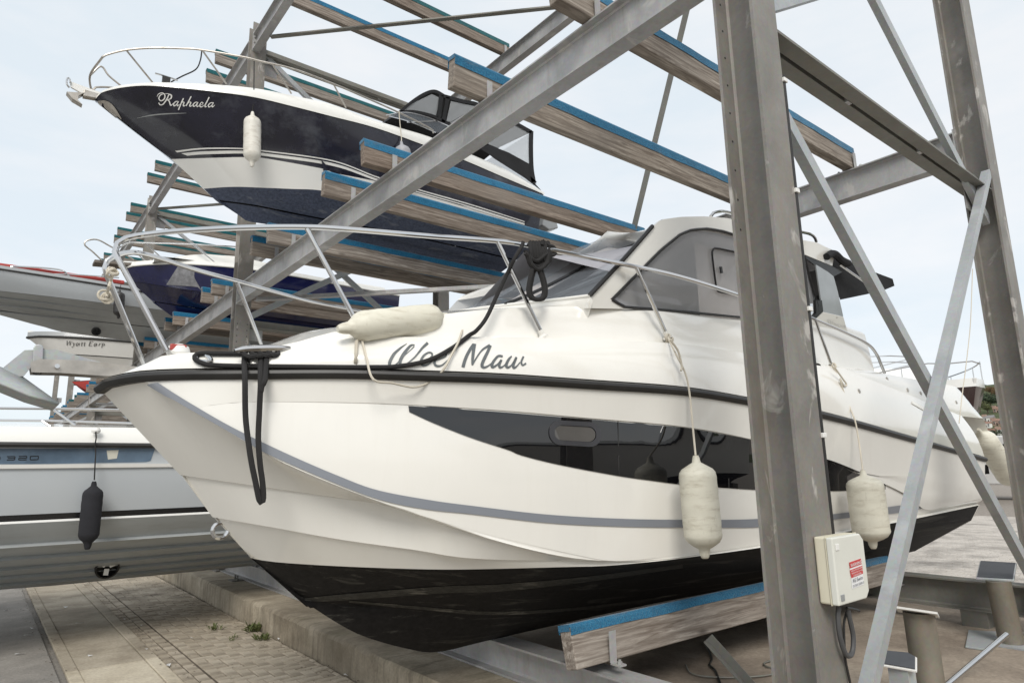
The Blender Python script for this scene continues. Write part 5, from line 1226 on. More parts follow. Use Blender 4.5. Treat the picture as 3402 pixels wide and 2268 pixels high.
# hanging fenders on the port side
def hang(label, top, bot, rp, mat_, yl, ropem=None, rope_pts=None, rope_plane=None, group=None, knot_at=None):
    """rp radius in pixels; yl: Y of the side it hangs against"""
    r = rp*pxm(onY(top, yl)); y = yl-r-.015; A, B = onY(top, y), onY(bot, y); r = rp*pxm(A)
    rope = None
    if rope_pts is not None: rope = [[(onY(p, yy) if yy is not None else cast_all(p, .02)) for p, yy in rope_pts]+[A]]
    o = fender('fender', label, (A, B), mat_, r, group, rope, ropem); 
    if knot_at is not None: knot(knot_at, .028, MT['rope_w'], o, 5)
    return o
k2 = hit(R5([(2248,760)])[0], YC, lambda x: b_d1(x)-.03); y2 = YC-bs(3.55)
hang('long white fender hanging left of the near steel column', (2311,1512), (2343,1854), 61, MT['fender'], y2-.02, None, [((2220,1122), k2[1]-.03), ((2245,1175), 2.62), ((2275,1235), 2.60), ((2290,1300), y2-.055), ((2303,1430), y2-.09)], knot_at=k2)
k3 = hit(R6([(1030,945)])[0], YC, lambda x: b_d1(x)-.02); y3 = YC-bs(5.6)
hang('white fender hanging between the near column and the pale brace', (2866,1560), (2902,1822), 57, MT['fender'], y3-.02, None, [((2765,1213), k3[1]-.03), ((2798,1277), 2.62), ((2822,1349), 2.56), ((2842,1402), y3-.05), ((2857,1490), y3-.09)], knot_at=k3)
# loose rope tails at the two knots
for nm, lab, pts, y in (('rope_tail', 'short white rope tail dangling from the stanchion knot left of the column', R5([(2265,770),(2320,850),(2345,950),(2340,985)]), 2.60), ('rope_tail', 'looped white rope tail dangling behind the near column', R6([(1045,960),(1110,1050),(1130,1080),(1110,1090),(1085,1040),(1100,1100),(1130,1200),(1140,1240)]), 2.58)):
    tag(MB().tube(smooth_line([onY(p, y) for p in pts], 30), .0075, 6).build(nm, MT['rope_w'], None, smooth=True), lab, 'rope')
sA, sB = onY((3250,1425), 2.72), onY((3372,1618), 2.72)
fender('fender', 'white fender slung at an angle off the cruiser stern', (sA, sB), MT['fender'], 36*pxm(sA), None, None)
# Raphaela's fenders
cRR = lambda p, off: castR(p, off)
pR = castR((839,420), .0); rR = 27*pxm(pR); yR = pR[1]-rR-.02
tR = [onY(p, yR+.1) for p in ZC([(1600,580),(1600,640)])]+[onY(p, yR+.02) for p in ZC([(1598,850),(1595,960),(1588,1050)])]+[onY((839,372), yR)]
fender('fender', 'white fender with dirty foot hanging on the dark hull of Raphaela', (onY((839,372), yR), onY((837,554), yR)), MT['fender_w'], rR, None, [tR], MT['rope_b'])
pR2 = castR((1330,520), .0); r2 = 27*pxm(pR2); y2_ = pR2[1]-r2-.02
fender('fender', 'grey-topped fender half hidden behind a bunk under Raphaela canopy', (onY((1333,470), y2_), onY((1352,640), y2_)), plain('grey_fender_vinyl', (.34,.34,.36), .5, var=.15), r2, None, [[onY(p, y2_+.05) for p in RC([(740,330),(750,450),(765,600)])]+[onY((1333,472), y2_)]])
# black fenders
yK = NB-.03; rK = 30*pxm(onY((313,1600), yK)); yK2 = yK-rK
tK = [onY(p, yK2+.06) for p in R4([(660,1405),(662,1450),(655,1500),(660,1550)])]+[onY(p, yK2+.03) for p in RL7([(655,60),(650,170)])]
fk = fender('fender', 'black sleeved fender hanging on the large grey boat at lower left', (onY((313,1598), yK2), onY((290,1824), yK2)), MT['fender_b'], rK, None, [tK], MT['rope_b'])
MB().lathe([(.012,0),(.035,.01),(.04,.03),(.028,.055),(.0,.06)], onY(R4([(660,1418)])[0], yK2+.1), (0,0,1), 12).build('fender_hook', MT['white_pl'], fk, smooth=True)
yL = YG-1.32; rL = 16*pxm(onY((398,965), yL))
fender('fender', 'small black fender hanging on the ribbed grey boat behind the pulpit', (onY((398,962), yL-rL), onY((393,1058), yL-rL)), plain('black_vinyl', (.03,.028,.028), .4), rL, None, [[onY((402,945), yL-rL), onY((398,962), yL-rL)]], MT['rope_b'])
# white lashing at the pulpit
la = thing('rope_lashing', 'white rope lashed between the two pulpit hoops of the cream cruiser', 'rope', tuple(onY(RD([(370,690)])[0], YC+.25)))
MB().tube(smooth_line([onY(p, YC-.1) for p in RD([(445,470),(420,480),(405,490),(430,500)])]+[onY(p, YC+.1) for p in RD([(415,560),(395,620)])]+[onY(p, YC+.3) for p in RD([(385,660),(380,700)])], 30), .008, 6).build('lashing', MT['rope_w'], la, smooth=True)
knot(onY(RD([(375,690)])[0], YC+.33), .03, MT['rope_w'], la, 4); knot(onY(RD([(435,480)])[0], YC-.18), .025, MT['rope_w'], la, 3)

# black mooring line: coil on the rail, down the side deck to the fairlead and cleat, bight hanging over the side
ml = thing('mooring_line', 'black mooring line running from the rail coil to the bow cleat of the cruiser', 'rope', (1.6, 3.1, 2.1))
cb_ = lambda pts, off=.014: [q for q in (cast_b(p, off) for p in pts) if q is not None]
yr_ = hit(R5([(1250,125)])[0], YC, b_r)[1]
line = [onY(p, yr_-.01) for p in R5([(1252,100),(1240,135),(1190,220)])]+[onY(p, 3.0) for p in R5([(1140,325),(1080,450),(1000,620),(930,710)])]+cb_(R5([(880,755),(760,840),(600,920),(400,958),(200,965),(0,966)]), .016)+cb_(R4([(2200,966),(1900,960),(1500,955),(1400,942),(1352,918),(1356,892),(1400,882),(1500,884),(1690,886)]), .016)
MB().tube(smooth_line(line, 150), .0125, 8).build('line', MT['rope_b'], ml, smooth=True)
Yh = 3.30
bight = cb_(R4([(1695,875),(1690,930),(1688,975)]), .02)+[onY(p, Yh) for p in R4([(1688,1050),(1692,1300),(1715,1500)])+RL7([(1735,60),(1760,180),(1785,300),(1802,326),(1815,290),(1808,180),(1792,60)])+R4([(1780,1450),(1788,1250),(1795,1080)])]+cb_(R4([(1800,975),(1800,930),(1802,880)]), .02)
MB().tube(smooth_line(bight, 120), .0135, 8).build('bight', MT['rope_b'], ml, smooth=True)
b2_ = cb_(R4([(1842,880),(1838,940),(1834,980)]), .02)+[onY(p, Yh-.01) for p in R4([(1825,1050),(1805,1090),(1797,1130)])]
MB().tube(smooth_line(b2_, 30), .0135, 8).build('bight_leg', MT['rope_b'], ml, smooth=True)
for k in range(4):
    p = onY(RD([(1540+k*62,1160)])[0], ck[1]-.02); MB().tube([p+np.array([.03*math.cos(t), .03*math.sin(t), .03*math.sin(t)*.8+.003*k]) for t in np.linspace(0, 2*math.pi, 12)[:-1]], .0125, 6, closed=True).build('cleat_turn', MT['rope_b'], ml, smooth=True)
co_ = thing('rope_coil', 'coil of black rope tied in a hank on the bow rail', 'rope', tuple(onY(RA([(700,600)])[0], yr_)))
for k in range(7):
    x = 640+k*24; MB().tube(smooth_line([onY(p, yr_+dy) for p, dy in (((x,310),-.03),((x+8,400),-.05),((x+20,470+8*k),-.045),((x+30,420),.03),((x+10,320),.04),((x,305),.0),((x,310),-.03))] if False else [onY((1500+p[0]/2.45, 680+p[1]/2.45), yr_+dy) for p, dy in (((x,312),-.03),((x+6,380),-.052),((x+14,455),-.045),((x+18,420),.03),((x+8,330),.035),((x,308),.0))], 22), .0135, 7).build('turn', MT['rope_b'], co_, smooth=True)
for k, (x0_, x1_, y_) in enumerate(((600,800,470),(605,805,495),(610,800,515),(598,780,450),(625,790,520))):
    MB().tube(smooth_line([onY((1500+x/2.45, 680+y/2.45), yr_-.04-.006*k) for x, y in ((x0_,370+8*k),(x0_+30,y_-30),((x0_+x1_)/2,y_+8),(x1_-20,y_-40),(x1_,380+6*k))], 22), .0135, 7).build('swag', MT['rope_b'], co_, smooth=True)
for dx, dyy in ((0, -.055), (16, -.04)):
    MB().tube(smooth_line([onY((1500+(x+dx)/2.45, 680+y/2.45), yr_+dyy) for x, y in ((665,500),(640,600),(625,690),(640,750),(690,772),(740,755),(752,690),(735,600),(700,500))], 40), .0135, 8).build('hanging_loop', MT['rope_b'], co_, smooth=True)
MB().tube(smooth_line([onY((1500+x/2.45, 680+y/2.45), yr_-.05) for x, y in ((780,330),(830,345),(848,390),(820,412),(770,410))], 20), .012, 7).build('side_loop', MT['rope_b'], co_, smooth=True)
MB().tube(smooth_line([onY((1500+x/2.45, 680+y/2.45), yr_-.05) for x, y in ((735,330),(742,300),(738,288))], 8), .013, 7).build('rope_end', MT['rope_b'], co_, smooth=True)

# electrical isolator box on the near column
Xl = onY((2702,1783), Y0-.004)[0]; Yf = onX((2765,1786), Xl)[1]; Xr = onY((2868,1795), Yf)[0]
zt_ = onY((2765,1786), Yf)[2]; zb2 = onY((2786,2014), Yf)[2]; dpt = Y0-.004-Yf
bx = thing('isolator_box', 'cream plastic electrical box with red warning label on the near column', 'electrical box', ((Xl+Xr)/2, Y0-.01, zb2))
MT['box'] = plain('cream_box_plastic', (.66,.62,.49), .5, var=.05, dirt=(.5,.46,.35), dirt_amt=.3); MT['box2'] = plain('pale_box_lid', (.68,.68,.62), .5, var=.04)
MB().box((Xl, Yf+.035, zb2), (Xr, Y0-.003, zt_)).build('body', MT['box'], bx, bevel=.008)
lidw = Xr-Xl
lid = MB(); c = .03
lp_ = [(Xl-.003, zb2+.0), (Xl-.003, zt_), (Xr-c, zt_+.0), (Xr+.003, zt_-c), (Xr+.003, zb2+c), (Xr-c, zb2)]
lid.poly([np.array([x, Yf, z]) for x, z in lp_], (0,-1,0), .032); ld = lid.build('lid', MT['box2'], bx, bevel=.006)
MB().box((Xl-.005, Yf+.0325, zb2-.003), (Xr+.005, Yf+.0345, zt_+.003)).build('gasket', MT['box'], bx)
for sx_, sz in ((.02,.03), (.02,-.03)):
    zz = zt_-.045 if sz > 0 else zb2+.03
    MB().box((Xl+.018, Yf-.004, zz-.012), (Xl+.05, Yf-.0002, zz+.016)).build('lid_screw_cap', MT['white_pl'] if sz > 0 else MT['gel_midgrey'], ld, bevel=.002)
MT['redl'] = plain('red_label', (.55,.06,.06), .5, var=.05); MT['whl'] = plain('white_label', (.8,.8,.8), .5, var=.02); MT['ink'] = plain('label_ink', (.05,.06,.09), .6)
ZB5 = lambda x, y: onY((2690+x/5.6, 1750+y/5.6), Yf-.001)
def label(nm, pts, m_, off): 
    return MB().poly([ZB5(*p)+np.array([0,-off,0]) for p in pts], (0,-1,0), .0008).build(nm, m_, ld)
label('label', [(735,575+80),(955,575),(1010,1060),(790,1150)], MT['whl'], .0010)
label('warning_panel', [(728,655),(945,580),(962,685),(742,765)], MT['redl'], .0024); label('warning_panel', [(742,800),(968,715),(985,860),(768,945)], MT['redl'], .0024)
def text(s_, p0, p1, hpx, m_, off=.0045):
    A, B = ZB5(*p0), ZB5(*p1); cu = bpy.data.curves.new('lettering', 'FONT'); cu.body = s_; cu.size = 1; cu.extrude = 0
    o0 = bpy.data.objects.new('lettering', cu); COL.objects.link(o0); bpy.context.view_layer.update(); me = bpy.data.meshes.new_from_object(o0); wd_ = max(o0.dimensions.x, .1)
    bpy.data.objects.remove(o0); o = bpy.data.objects.new('lettering', me); COL.objects.link(o); me.materials.clear(); me.materials.append(m_); L_ = (Vector(B)-Vector(A)).length; s1 = L_/wd_
    h_ = hpx/5.6*pxm(A)/.72; ang = math.atan2(B[2]-A[2], B[0]-A[0])
    o.matrix_world = Matrix.Translation(A+np.array([0,-off,0])) @ Matrix.Rotation(-ang, 4, 'Y') @ Matrix.Rotation(math.pi/2, 4, 'X') @ Matrix.Diagonal((s1, h_, 1, 1))
    mw = o.matrix_world.copy(); o.parent = ld; o.matrix_parent_inverse = Matrix.Identity(4)
    o.matrix_basis = mw; return o
text('WARNING', (748,745), (950,672), 62, MT['whl']); text('ISOLATE BEFORE', (756,830), (960,755), 24, MT['whl']); text('REMOVING COVER', (766,875), (966,800), 24, MT['whl']); text('DANGER', (800,915), (945,860), 28, MT['whl'])
text('AS Swim', (790,1035), (975,960), 70, MT['ink']); text('01703 330910', (795,1120), (995,1040), 44, MT['ink'])
# cable up the column and drip loop below the box
cbk = thing('power_cable', 'black cable clipped up the edge of the near column, looping below the box', 'cable', (XF+UW, Y0, 1.))
xc, yc2 = XF+UW+.016, Y0+.006
MB().tube([(xc, yc2, zt_-.05), (xc, yc2, 2.4), (xc, yc2, 3.2), (xc, yc2, onY((2588,245), yc2)[2])], .0125, 8).build('conduit', MT['black'], cbk, smooth=True)
for p in ((2590,262), (2638,634), (2688,1028), (2741,1446)):
    z_ = onY(p, yc2)[2]; MB().box((xc-.02, yc2-.018, z_-.012), (xc+.018, yc2+.018, z_+.012)).build('cable_clip', MT['white_pl'], cbk, bevel=.003)
lpz = lambda pts, y: [onY(p, y) for p in R8(pts)]
MB().tube(smooth_line(lpz([(1075,1040),(1070,1120),(1085,1250),(1120,1360),(1150,1380),(1172,1340),(1175,1240),(1150,1120),(1138,1050)], Yf+.06), 40), .0115, 8).build('drip_loop', plain('grey_flex', (.07,.07,.072), .5), cbk, smooth=True)
MB().tube(smooth_line(lpz([(1135,1060),(1112,1150),(1112,1250),(1120,1400),(1140,1500),(1165,1620)], Yf+.08), 30), .0065, 6).build('earth_wire', MT['black'], cbk, smooth=True)
MB().tube(smooth_line(lpz([(1130,1050),(1180,1058),(1215,1070)], Yf+.05), 10), .007, 6).build('gland_tail', MT['black'], cbk, smooth=True)

# pipe props stored behind the rack frame
MT['pipe'] = galv('weathered_pipe', (.15,.135,.105), (.24,.215,.175), (.25,.19,.12), .5, .6, .3); MT['pad'] = plain('dark_rubber_pad', (.07,.075,.085), .8, var=.15, bmp=.2)
P8 = lambda x, y: (2900+x/3.605, 1833+y/3.605)
def prop(label, top_px, foot_px, rpx, zf=FZ+.012):
    F = onZ(foot_px, zf); r = rpx*pxm(F); T = onP(top_px, F, (F[0], F[1], 0)); o = thing('pipe_prop', label, 'prop stand', tuple(F), 'pipe props standing behind the near frame')
    a = F.copy(); b = T.copy()
    MB().tube([a, b], r, 24).build('pipe', MT['pipe'], o, smooth=True); return o, F, T, r
o1, F1, T1, r1 = prop('short steel pipe prop with a square dark pad tilted on top, by the rear beam', P8(1500,345), P8(1660,1085), 36)
n1 = ray(3310, 1890)
pad = [onP(P8(*p), T1+np.array([0,0,.02]), (-.13,-.05,.95)) for p in ((1280,102),(1722,128),(1690,332),(1232,305))]
pn = np.cross(np.array(pad[1])-pad[0], np.array(pad[2])-pad[0]); pn = pn/np.linalg.norm(pn); pn = pn if pn[2] > 0 else -pn
MB().poly([p for p in pad], pn, .018).build('head_plate', MT['brace'], o1, bevel=.004); cpad = np.mean(pad, axis=0); MB().poly([cpad+(p-cpad)*.93+pn*.006 for p in pad], pn, .006).build('pad', MT['pad'], o1)
MB().box((F1[0]-.16, F1[1]-.16, FZ+.001), (F1[0]+.16, F1[1]+.16, FZ+.013)).build('foot_plate', MT['brace'], o1)
o2, F2, T2, r2b = prop('tall steel pipe prop with thin flat top plate, cut off by the bottom edge', P8(545,715), P8(720,1900), 48)
hd = onP(P8(765,738), T2, (F2[0], F2[1], 0))-onP(P8(262,664), T2, (F2[0], F2[1], 0)); vd = ray(*P8(545,715))+np.array([0,0,-.05]); vd[2] -= .02; vd = vd/np.linalg.norm(vd)*.30; hd = hd*1.0; c0 = T2+np.array([0,0,.004])
MB().poly([c0-hd*.56-vd*.5, c0+hd*.44-vd*.5, c0+hd*.5+vd*.5, c0-hd*.5+vd*.5], (0,0,1), .012).build('head_plate', MT['white_pl'], o2)
MB().box((F2[0]-.16, F2[1]-.16, FZ+.001), (F2[0]+.16, F2[1]+.16, FZ+.013)).build('foot_plate', MT['brace'], o2)
Pm = onP(P8(330,1300), F2+np.array([-.28,-.22,0]), (F2[0], F2[1], 0)); o3 = thing('low_prop', 'low prop with a small dark pad in a pale frame beside the pale brace foot', 'prop stand', (Pm[0], Pm[1], FZ))
pd3 = [onP(P8(*p), Pm, (-.2,-.1,.9)) for p in ((60,1170),(430,1205),(530,1260),(530,1420),(100,1345),(60,1300))]
MB().poly(pd3, (-.2,-.2,.9), .012).build('head_frame', MT['white_pl'], o3, bevel=.003); c3 = np.mean(pd3, axis=0); MB().poly([c3+(p-c3)*.90+np.array([-.002,-.002,.007]) for p in pd3], (-.2,-.2,.9), .005).build('pad', MT['pad'], o3)
MB().box((Pm[0]-.05, Pm[1]-.05, FZ), (Pm[0]+.05, Pm[1]+.05, Pm[2]-.012)).build('post', MT['brace'], o3)
MB().box((Pm[0]-.10, Pm[1]-.11, FZ), (Pm[0]+.10, Pm[1]+.11, FZ+.015)).build('foot_plate', MT['brace'], o3)
pl = [onZ(P8(*p), FZ+.016) for p in ((1145,930),(1480,945),(1430,1170),(1105,1125))]
tag(MB().poly(pl, (0,0,1), .014).build('steel_plate', MT['brace'], None, bevel=.003), 'loose grey steel plate lying beside the short pipe prop', 'plate')
tb = [onZ(P8(900,1580), FZ+.03), onZ(P8(1600,985), FZ+.24)]; d_ = tb[0]-tb[1]; tb[0] = tb[0]+d_*.8
tag(MB().tube([tb[0]+np.array([0,0,0]), tb[1]], 8.5*pxm(tb[1]), 14).build('steel_tube', MT['steel'], None, smooth=True), 'shiny bare steel tube leaning on the short pipe prop', 'tube')
tag(MB().tube(smooth_line([onY(p, 1.75) for p in R6([(1997,285),(1992,450),(1980,700),(1945,1010),(1930,1120),(1905,1345)])], 30), .0035, 6).build('cord', MT['rope_w'], None, smooth=True), 'thin pale cord hanging from the rear column beside the pale brace', 'cord')
# angle iron strut and a stray cable under the bunk
MB().angle(onZ((2345,2125), FZ+.30), onZ((2500,2300), FZ+.02), .06, .06, .007).build('floor_strut', MT['dull'], rack)
sc_ = [onZ((2268+x/2.0741, 1512+y/2.0741), FZ+.012) for x, y in ((150,1280),(200,1390),(185,1440),(225,1480),(260,1568),(300,1620))]
tag(MB().tube(smooth_line(sc_, 30), .008, 6).build('stray_cable', MT['black'], None, smooth=True), 'thin black cable trailing on the concrete under the lowest bunk', 'cable')
sc2 = [onZ((2268+x/2.0741, 1512+y/2.0741), FZ+.012) for x, y in ((20,1440),(60,1500),(200,1525),(450,1525),(640,1500),(760,1440),(640,1410),(560,1430),(600,1460),(700,1450))]
tag(MB().tube(smooth_line(sc2, 60), .006, 6).build('stray_cable', MT['dull'], None, smooth=True), 'brown cable lying in a long loop on the floor left of the near column', 'cable')
# bracket on the upstand by the far end of the base beam
bz = onZ((700+290/3.75, 1850+290/3.75), .262); MB().box((bz[0]-.05, bz[1]-.1, .259), (bz[0]+.12, bz[1]+.1, .272)).build('foot_bracket', MT['dull'], rack)
for dy in (-.05, .05): MB().lathe([(.02,0),(.02,.016),(.011,.017),(.011,.06)], (bz[0]+.03, bz[1]+dy, .272), (0,0,1), 6).build('anchor_bolt', MT['dull'], rack)
# weeds at the foot of the upstand, scraps on the paving
MT['weed'] = plain('weed_leaf', (.085,.10,.03), .7, var=.4, scale=40)
def weed(label, px, n, h):
    c = onZ(px, 0.0); mb = MB()
    for k in range(n):
        a = random.uniform(0, 6.28); L_ = h*random.uniform(.5, 1.2); tl = random.uniform(.5, 1.2); p0 = np.array([c[0]+random.uniform(-.06,.05), c[1]+random.uniform(-.07,.07), 0])
        d = np.array([math.cos(a)*math.cos(tl), math.sin(a)*math.cos(tl), math.sin(tl)]); s_ = np.array([-math.sin(a), math.cos(a), 0])*L_*.14
        m1 = p0+d*L_*.5+np.array([0,0,.01]); mb.add([p0, m1+s_, p0+d*L_-np.array([0,0,.02*random.random()]), m1-s_], [(0,1,2,3)])
    tag(mb.build('weed', MT['weed'], None), label, 'weed')
weed('largest green weed clump growing against the concrete upstand', (700+540/3.75, 1850+920/3.75), 60, .12)
weed('low weed clump spreading just in front of the largest one', (700+640/3.75, 1850+1030/3.75), 44, .09)
weed('small weed tuft left of the largest clump on the paving', (700+60/3.75, 1850+900/3.75), 30, .075)
weed('tiny weed sprout below the weed clumps', (700+280/3.75, 1850+1030/3.75), 16, .055)
scr = MB(); 
for px in ((265,2068),(155,1936),(560,2207),(636,2117),(413,2055),(218,2015),(468,2075),(105,2085),(92,2108),(65,2170),(930,2120),(1148,2240),(486,2154),(300,2176),(20,2025)):
    c = onZ(px, .014); a = random.uniform(0, 3.14); l_, w_ = random.uniform(.015,.055), random.uniform(.01,.025)
    u = np.array([math.cos(a), math.sin(a), 0]); v = np.array([-math.sin(a), math.cos(a), 0]); scr.add([c-u*l_-v*w_, c+u*l_-v*w_*.6, c+u*l_*.8+v*w_, c-u*l_*.9+v*w_*.7+np.array([0,0,.012])], [(0,1,2,3)])
tag(scr.build('litter', MT['whl']), 'scattered pale scraps on the paving', 'litter', kind='stuff')
lv = MB()
for k in range(900):
    x = random.choice((random.gauss(2.5,.1), random.uniform(1.5,2.6), random.gauss(1.55,.05), random.gauss(.72,.06))); y = random.uniform(5, 15)
    a = random.uniform(0, 6.28); s_ = random.uniform(.004,.014); u = np.array([math.cos(a), math.sin(a), 0])*s_; v = np.array([-math.sin(a), math.cos(a), 0])*s_*.5; c = np.array([min(x, 2.59), y, .012+random.random()*.006])
    lv.add([c-u-v, c+u-v*.5, c+u*.6+v, c-u*.8+v+np.array([0,0,.004])], [(0,1,2,3)])
tag(lv.build('leaf_debris', plain('dry_debris', (.10,.075,.05), .9, var=.5, scale=30)), 'fine brown debris gathered along the paving joints', 'debris', kind='stuff')
# ================================================================== background: yacht, hillside, houses, trees
bow = onX((3242,1282), 26.); BZ = bow[2]
ya = thing('motor_yacht', 'dark red hulled motor yacht with white flybridge standing behind the pale brace', 'boat', (bow[0], bow[1], FZ))
ux = Vector((.55, .835, 0)).normalized(); uy = Vector((-ux.y, ux.x, 0))
Wd = lambda a, b, z: np.array([bow[0]+ux.x*a+uy.x*b, bow[1]+ux.y*a+uy.y*b, z])
MT['maroon'] = gelcoat('dark_maroon_gelcoat', (.03,.012,.012), .1, .6)
g1 = []; 
for t in np.linspace(0, 1, 24):
    a = 9.5*t; hb = 2.0*(1-(1-min(t*2.0, 1))**2)**.6; g1.append((a, hb, BZ-.45*t))
for sg, nm in ((1, 'hull_side'), (-1, 'hull_side')):
    mb = MB(); mb.grid([[Wd(a+(.0 if k == 0 else .9*k/4*(1 if a < 1 else max(0, 1-(a-1)/4))), sg*hb*(1-.14*k), z-(2.6*k/4)) for a, hb, z in g1] for k in range(5)]); mb.build(nm, MT['maroon'], ya, smooth=True)
    mb = MB(); mb.grid([[Wd(a, sg*hb, z+dz) for a, hb, z in g1] for dz in (0., .28)]); mb.build('bulwark', MT['gel2'], ya, smooth=True)
    MB().tube([Wd(a, sg*max(hb-.05,.0), z+.95-.1*(1 if a < .5 else 0)) for a, hb, z in g1[:16]], .025, 6).build('guard_rail', MT['steel'], ya, smooth=True)
    for q in (1, 4, 8, 12): a, hb, z = g1[q]; MB().tube([Wd(a, sg*(hb-.05), z+.25), Wd(a, sg*(hb-.05), z+.93)], .02, 6).build('stanchion', MT['steel'], ya, smooth=True)
MB().grid([[Wd(a, hb*.98, z+.2) for a, hb, z in g1], [Wd(a, -hb*.98, z+.2) for a, hb, z in g1]]).build('deck', MT['gel2'], ya)
MB().tube([Wd(0,0,BZ+.28), Wd(.1,0,BZ), Wd(.9,0,BZ-2.6)], .06, 8).build('stem', MT['gel2'], ya, smooth=True)
def pris(nm, a0, a1, b, z0, z1, m_, rake=0., par=None):
    mb = MB(); mb.add([Wd(a0,-b,z0),Wd(a0,b,z0),Wd(a1,b,z0),Wd(a1,-b,z0),Wd(a0+rake,-b*.9,z1),Wd(a0+rake,b*.9,z1),Wd(a1,b*.9,z1),Wd(a1,-b*.9,z1)], [(0,3,2,1),(4,5,6,7),(0,1,5,4),(1,2,6,5),(2,3,7,6),(3,0,4,7)]); return mb.build(nm, m_, ya, bevel=.05)
pris('saloon', 3.0, 9.0, 1.6, BZ-.1, BZ+.75, MT['gel2'], .5); pris('saloon_window', 3.3, 8.6, 1.625, BZ+.28, BZ+.62, glassy('yacht_glass', (.08,.12,.16), .05), .25)
pris('flybridge', 3.8, 8.8, 1.55, BZ+.78, BZ+1.25, MT['gel2'], .5)
for z_ in (1.5, 1.75): MB().tube([Wd(8.6,-1.4,BZ+z_),Wd(4.4,-1.4,BZ+z_),Wd(4.1,0,BZ+z_),Wd(4.4,1.4,BZ+z_),Wd(8.6,1.4,BZ+z_)], .025, 6).build('flybridge_rail', MT['steel'], ya, smooth=True)
MB().tube([Wd(7.5,0,BZ+1.2),Wd(7.6,0,BZ+2.6)], .04, 6).build('mast', MT['gel2'], ya, smooth=True)
for a in (2.5, 5, 8): MB().box(tuple(Wd(a,0,0)[:2]-.25)+(FZ,), tuple(Wd(a,0,0)[:2]+.25)+(BZ-2.3,)).build('cradle_block', MT['wood_far'], ya)
MB().grid([[Wd(a, hb*.44, z-2.6) for a, hb, z in g1], [Wd(a, 0, z-2.9) for a, hb, z in g1], [Wd(a, -hb*.44, z-2.6) for a, hb, z in g1]]).build('hull_bottom', MT['af_black'], ya, smooth=True)

HN = np.array([-.18, 0, 1.]); HO = np.array([150., 0, .2])
MT['hill'] = concrete('hillside_grass', (.07,.085,.035), (.12,.12,.06), (.04,.05,.02), (.16,.13,.09))
hp = []
for i in range(40):
    row = []
    for j in range(40):
        x = 150+i*9; y = -260+j*16; row.append((x, y, .2+(min(x, 345)-150)*.18-.3+.25*math.sin(x*.05+y*.03)))
    hp.append(row)
tag(MB().grid(hp).build('hill', MT['hill'], None, smooth=True), kind='structure')
def foot(px): return onP(px, HO, HN)
leafm = [plain('leaf_olive', (.075,.085,.028), .8, var=.5, scale=.9), plain('leaf_dark', (.035,.055,.025), .8, var=.5, scale=.9), plain('leaf_autumn', (.14,.085,.035), .8, var=.4, scale=.9)]
bark = plain('bark', (.10,.075,.055), .9, var=.3, scale=4)
def tree(label, px, hpx, wpx, k, pine=False):
    F = foot(px); s_ = pxm(F); H, Rr = hpx*s_, wpx*s_/2; o = thing('tree', label, 'tree', tuple(F), 'trees on the hillside behind the yard')
    tr_ = MB(); tr_.tube([F-np.array([0,0,.5]), F+np.array([0,0,H*.3]), F+np.array([.2,.1,H*.75])], [Rr*.09, Rr*.07, Rr*.02], 8)
    for q in range(5):
        a = q*1.3; tr_.tube([F+np.array([0,0,H*(.3+.07*q)]), F+np.array([math.cos(a)*Rr*.6, math.sin(a)*Rr*.6, H*(.5+.07*q)])], [Rr*.04, Rr*.015], 5)
    tr_.build('trunk', bark, o, smooth=True)
    cl = MB(); rn = random.Random(int(px[0]*7+px[1])); lobes = [(np.array([rn.uniform(-.55,.55)*Rr, rn.uniform(-.55,.55)*Rr, H*rn.uniform(.45 if not pine else .7,.86)]), Rr*rn.uniform(.35,.6)) for _ in range(9)]
    for _ in range(900):
        c, r = rn.choice(lobes); d = np.array([rn.gauss(0,1) for _ in range(3)]); d /= np.linalg.norm(d)+1e-6; p = F+c+d*r*rn.uniform(.65,1.05)*np.array([1,1,.75])
        e = np.array([rn.gauss(0,1) for _ in range(3)]); e /= np.linalg.norm(e); f = np.cross(e, d); f /= np.linalg.norm(f)+1e-6; q = r*rn.uniform(.10,.2); cl.add([p-e*q, p+f*q*.7, p+e*q, p-f*q*.7], [(0,1,2,3)])
    cl.build('crown', leafm[k], o, recalc=False)
Z6 = lambda x, y: (2900+x/4.237, 1130+y/4.237)
for lab, p, h, w_, k, pine in (('lone pine standing out on the hill ridge', (1560,690), 16, 24, 1, True), ('olive tree at the left end of the ridge', (1480,800), 26, 40, 0, False), ('autumn brown tree on the ridge', (1670,770), 26, 40, 2, False), ('dark tree mass right below the ridge', (1660,930), 38, 60, 1, False), ('dark tree below the ridge at left', (1560,860), 30, 50, 1, False),
        ('large rounded olive tree above the houses', (1510,1010), 38, 55, 0, False), ('leafy olive tree beside the large rounded one', (1620,1030), 34, 44, 0, False), ('bushy green tree in front of the houses', (1740,1400), 32, 44, 1, False), ('small olive tree below the houses at left', (1500,1350), 24, 30, 0, False), ('brown tree at the right end of the ridge', (1790,800), 26, 50, 2, False), ('dark tree at far right below the ridge', (1780,930), 34, 50, 1, False), ('small tree left of the houses', (1420,1080), 24, 30, 1, False)):
    tree(lab, Z6(*p), h, w_, k, pine)
roofm = [plain('clay_roof', (.26,.16,.12), .8, var=.2), plain('grey_roof', (.22,.21,.21), .8, var=.2), plain('brown_roof', (.2,.11,.08), .8, var=.2)]; wallm = [plain('white_render', (.72,.70,.66), .8), plain('brick_wall', (.36,.25,.20), .85, var=.2, scale=1.)]
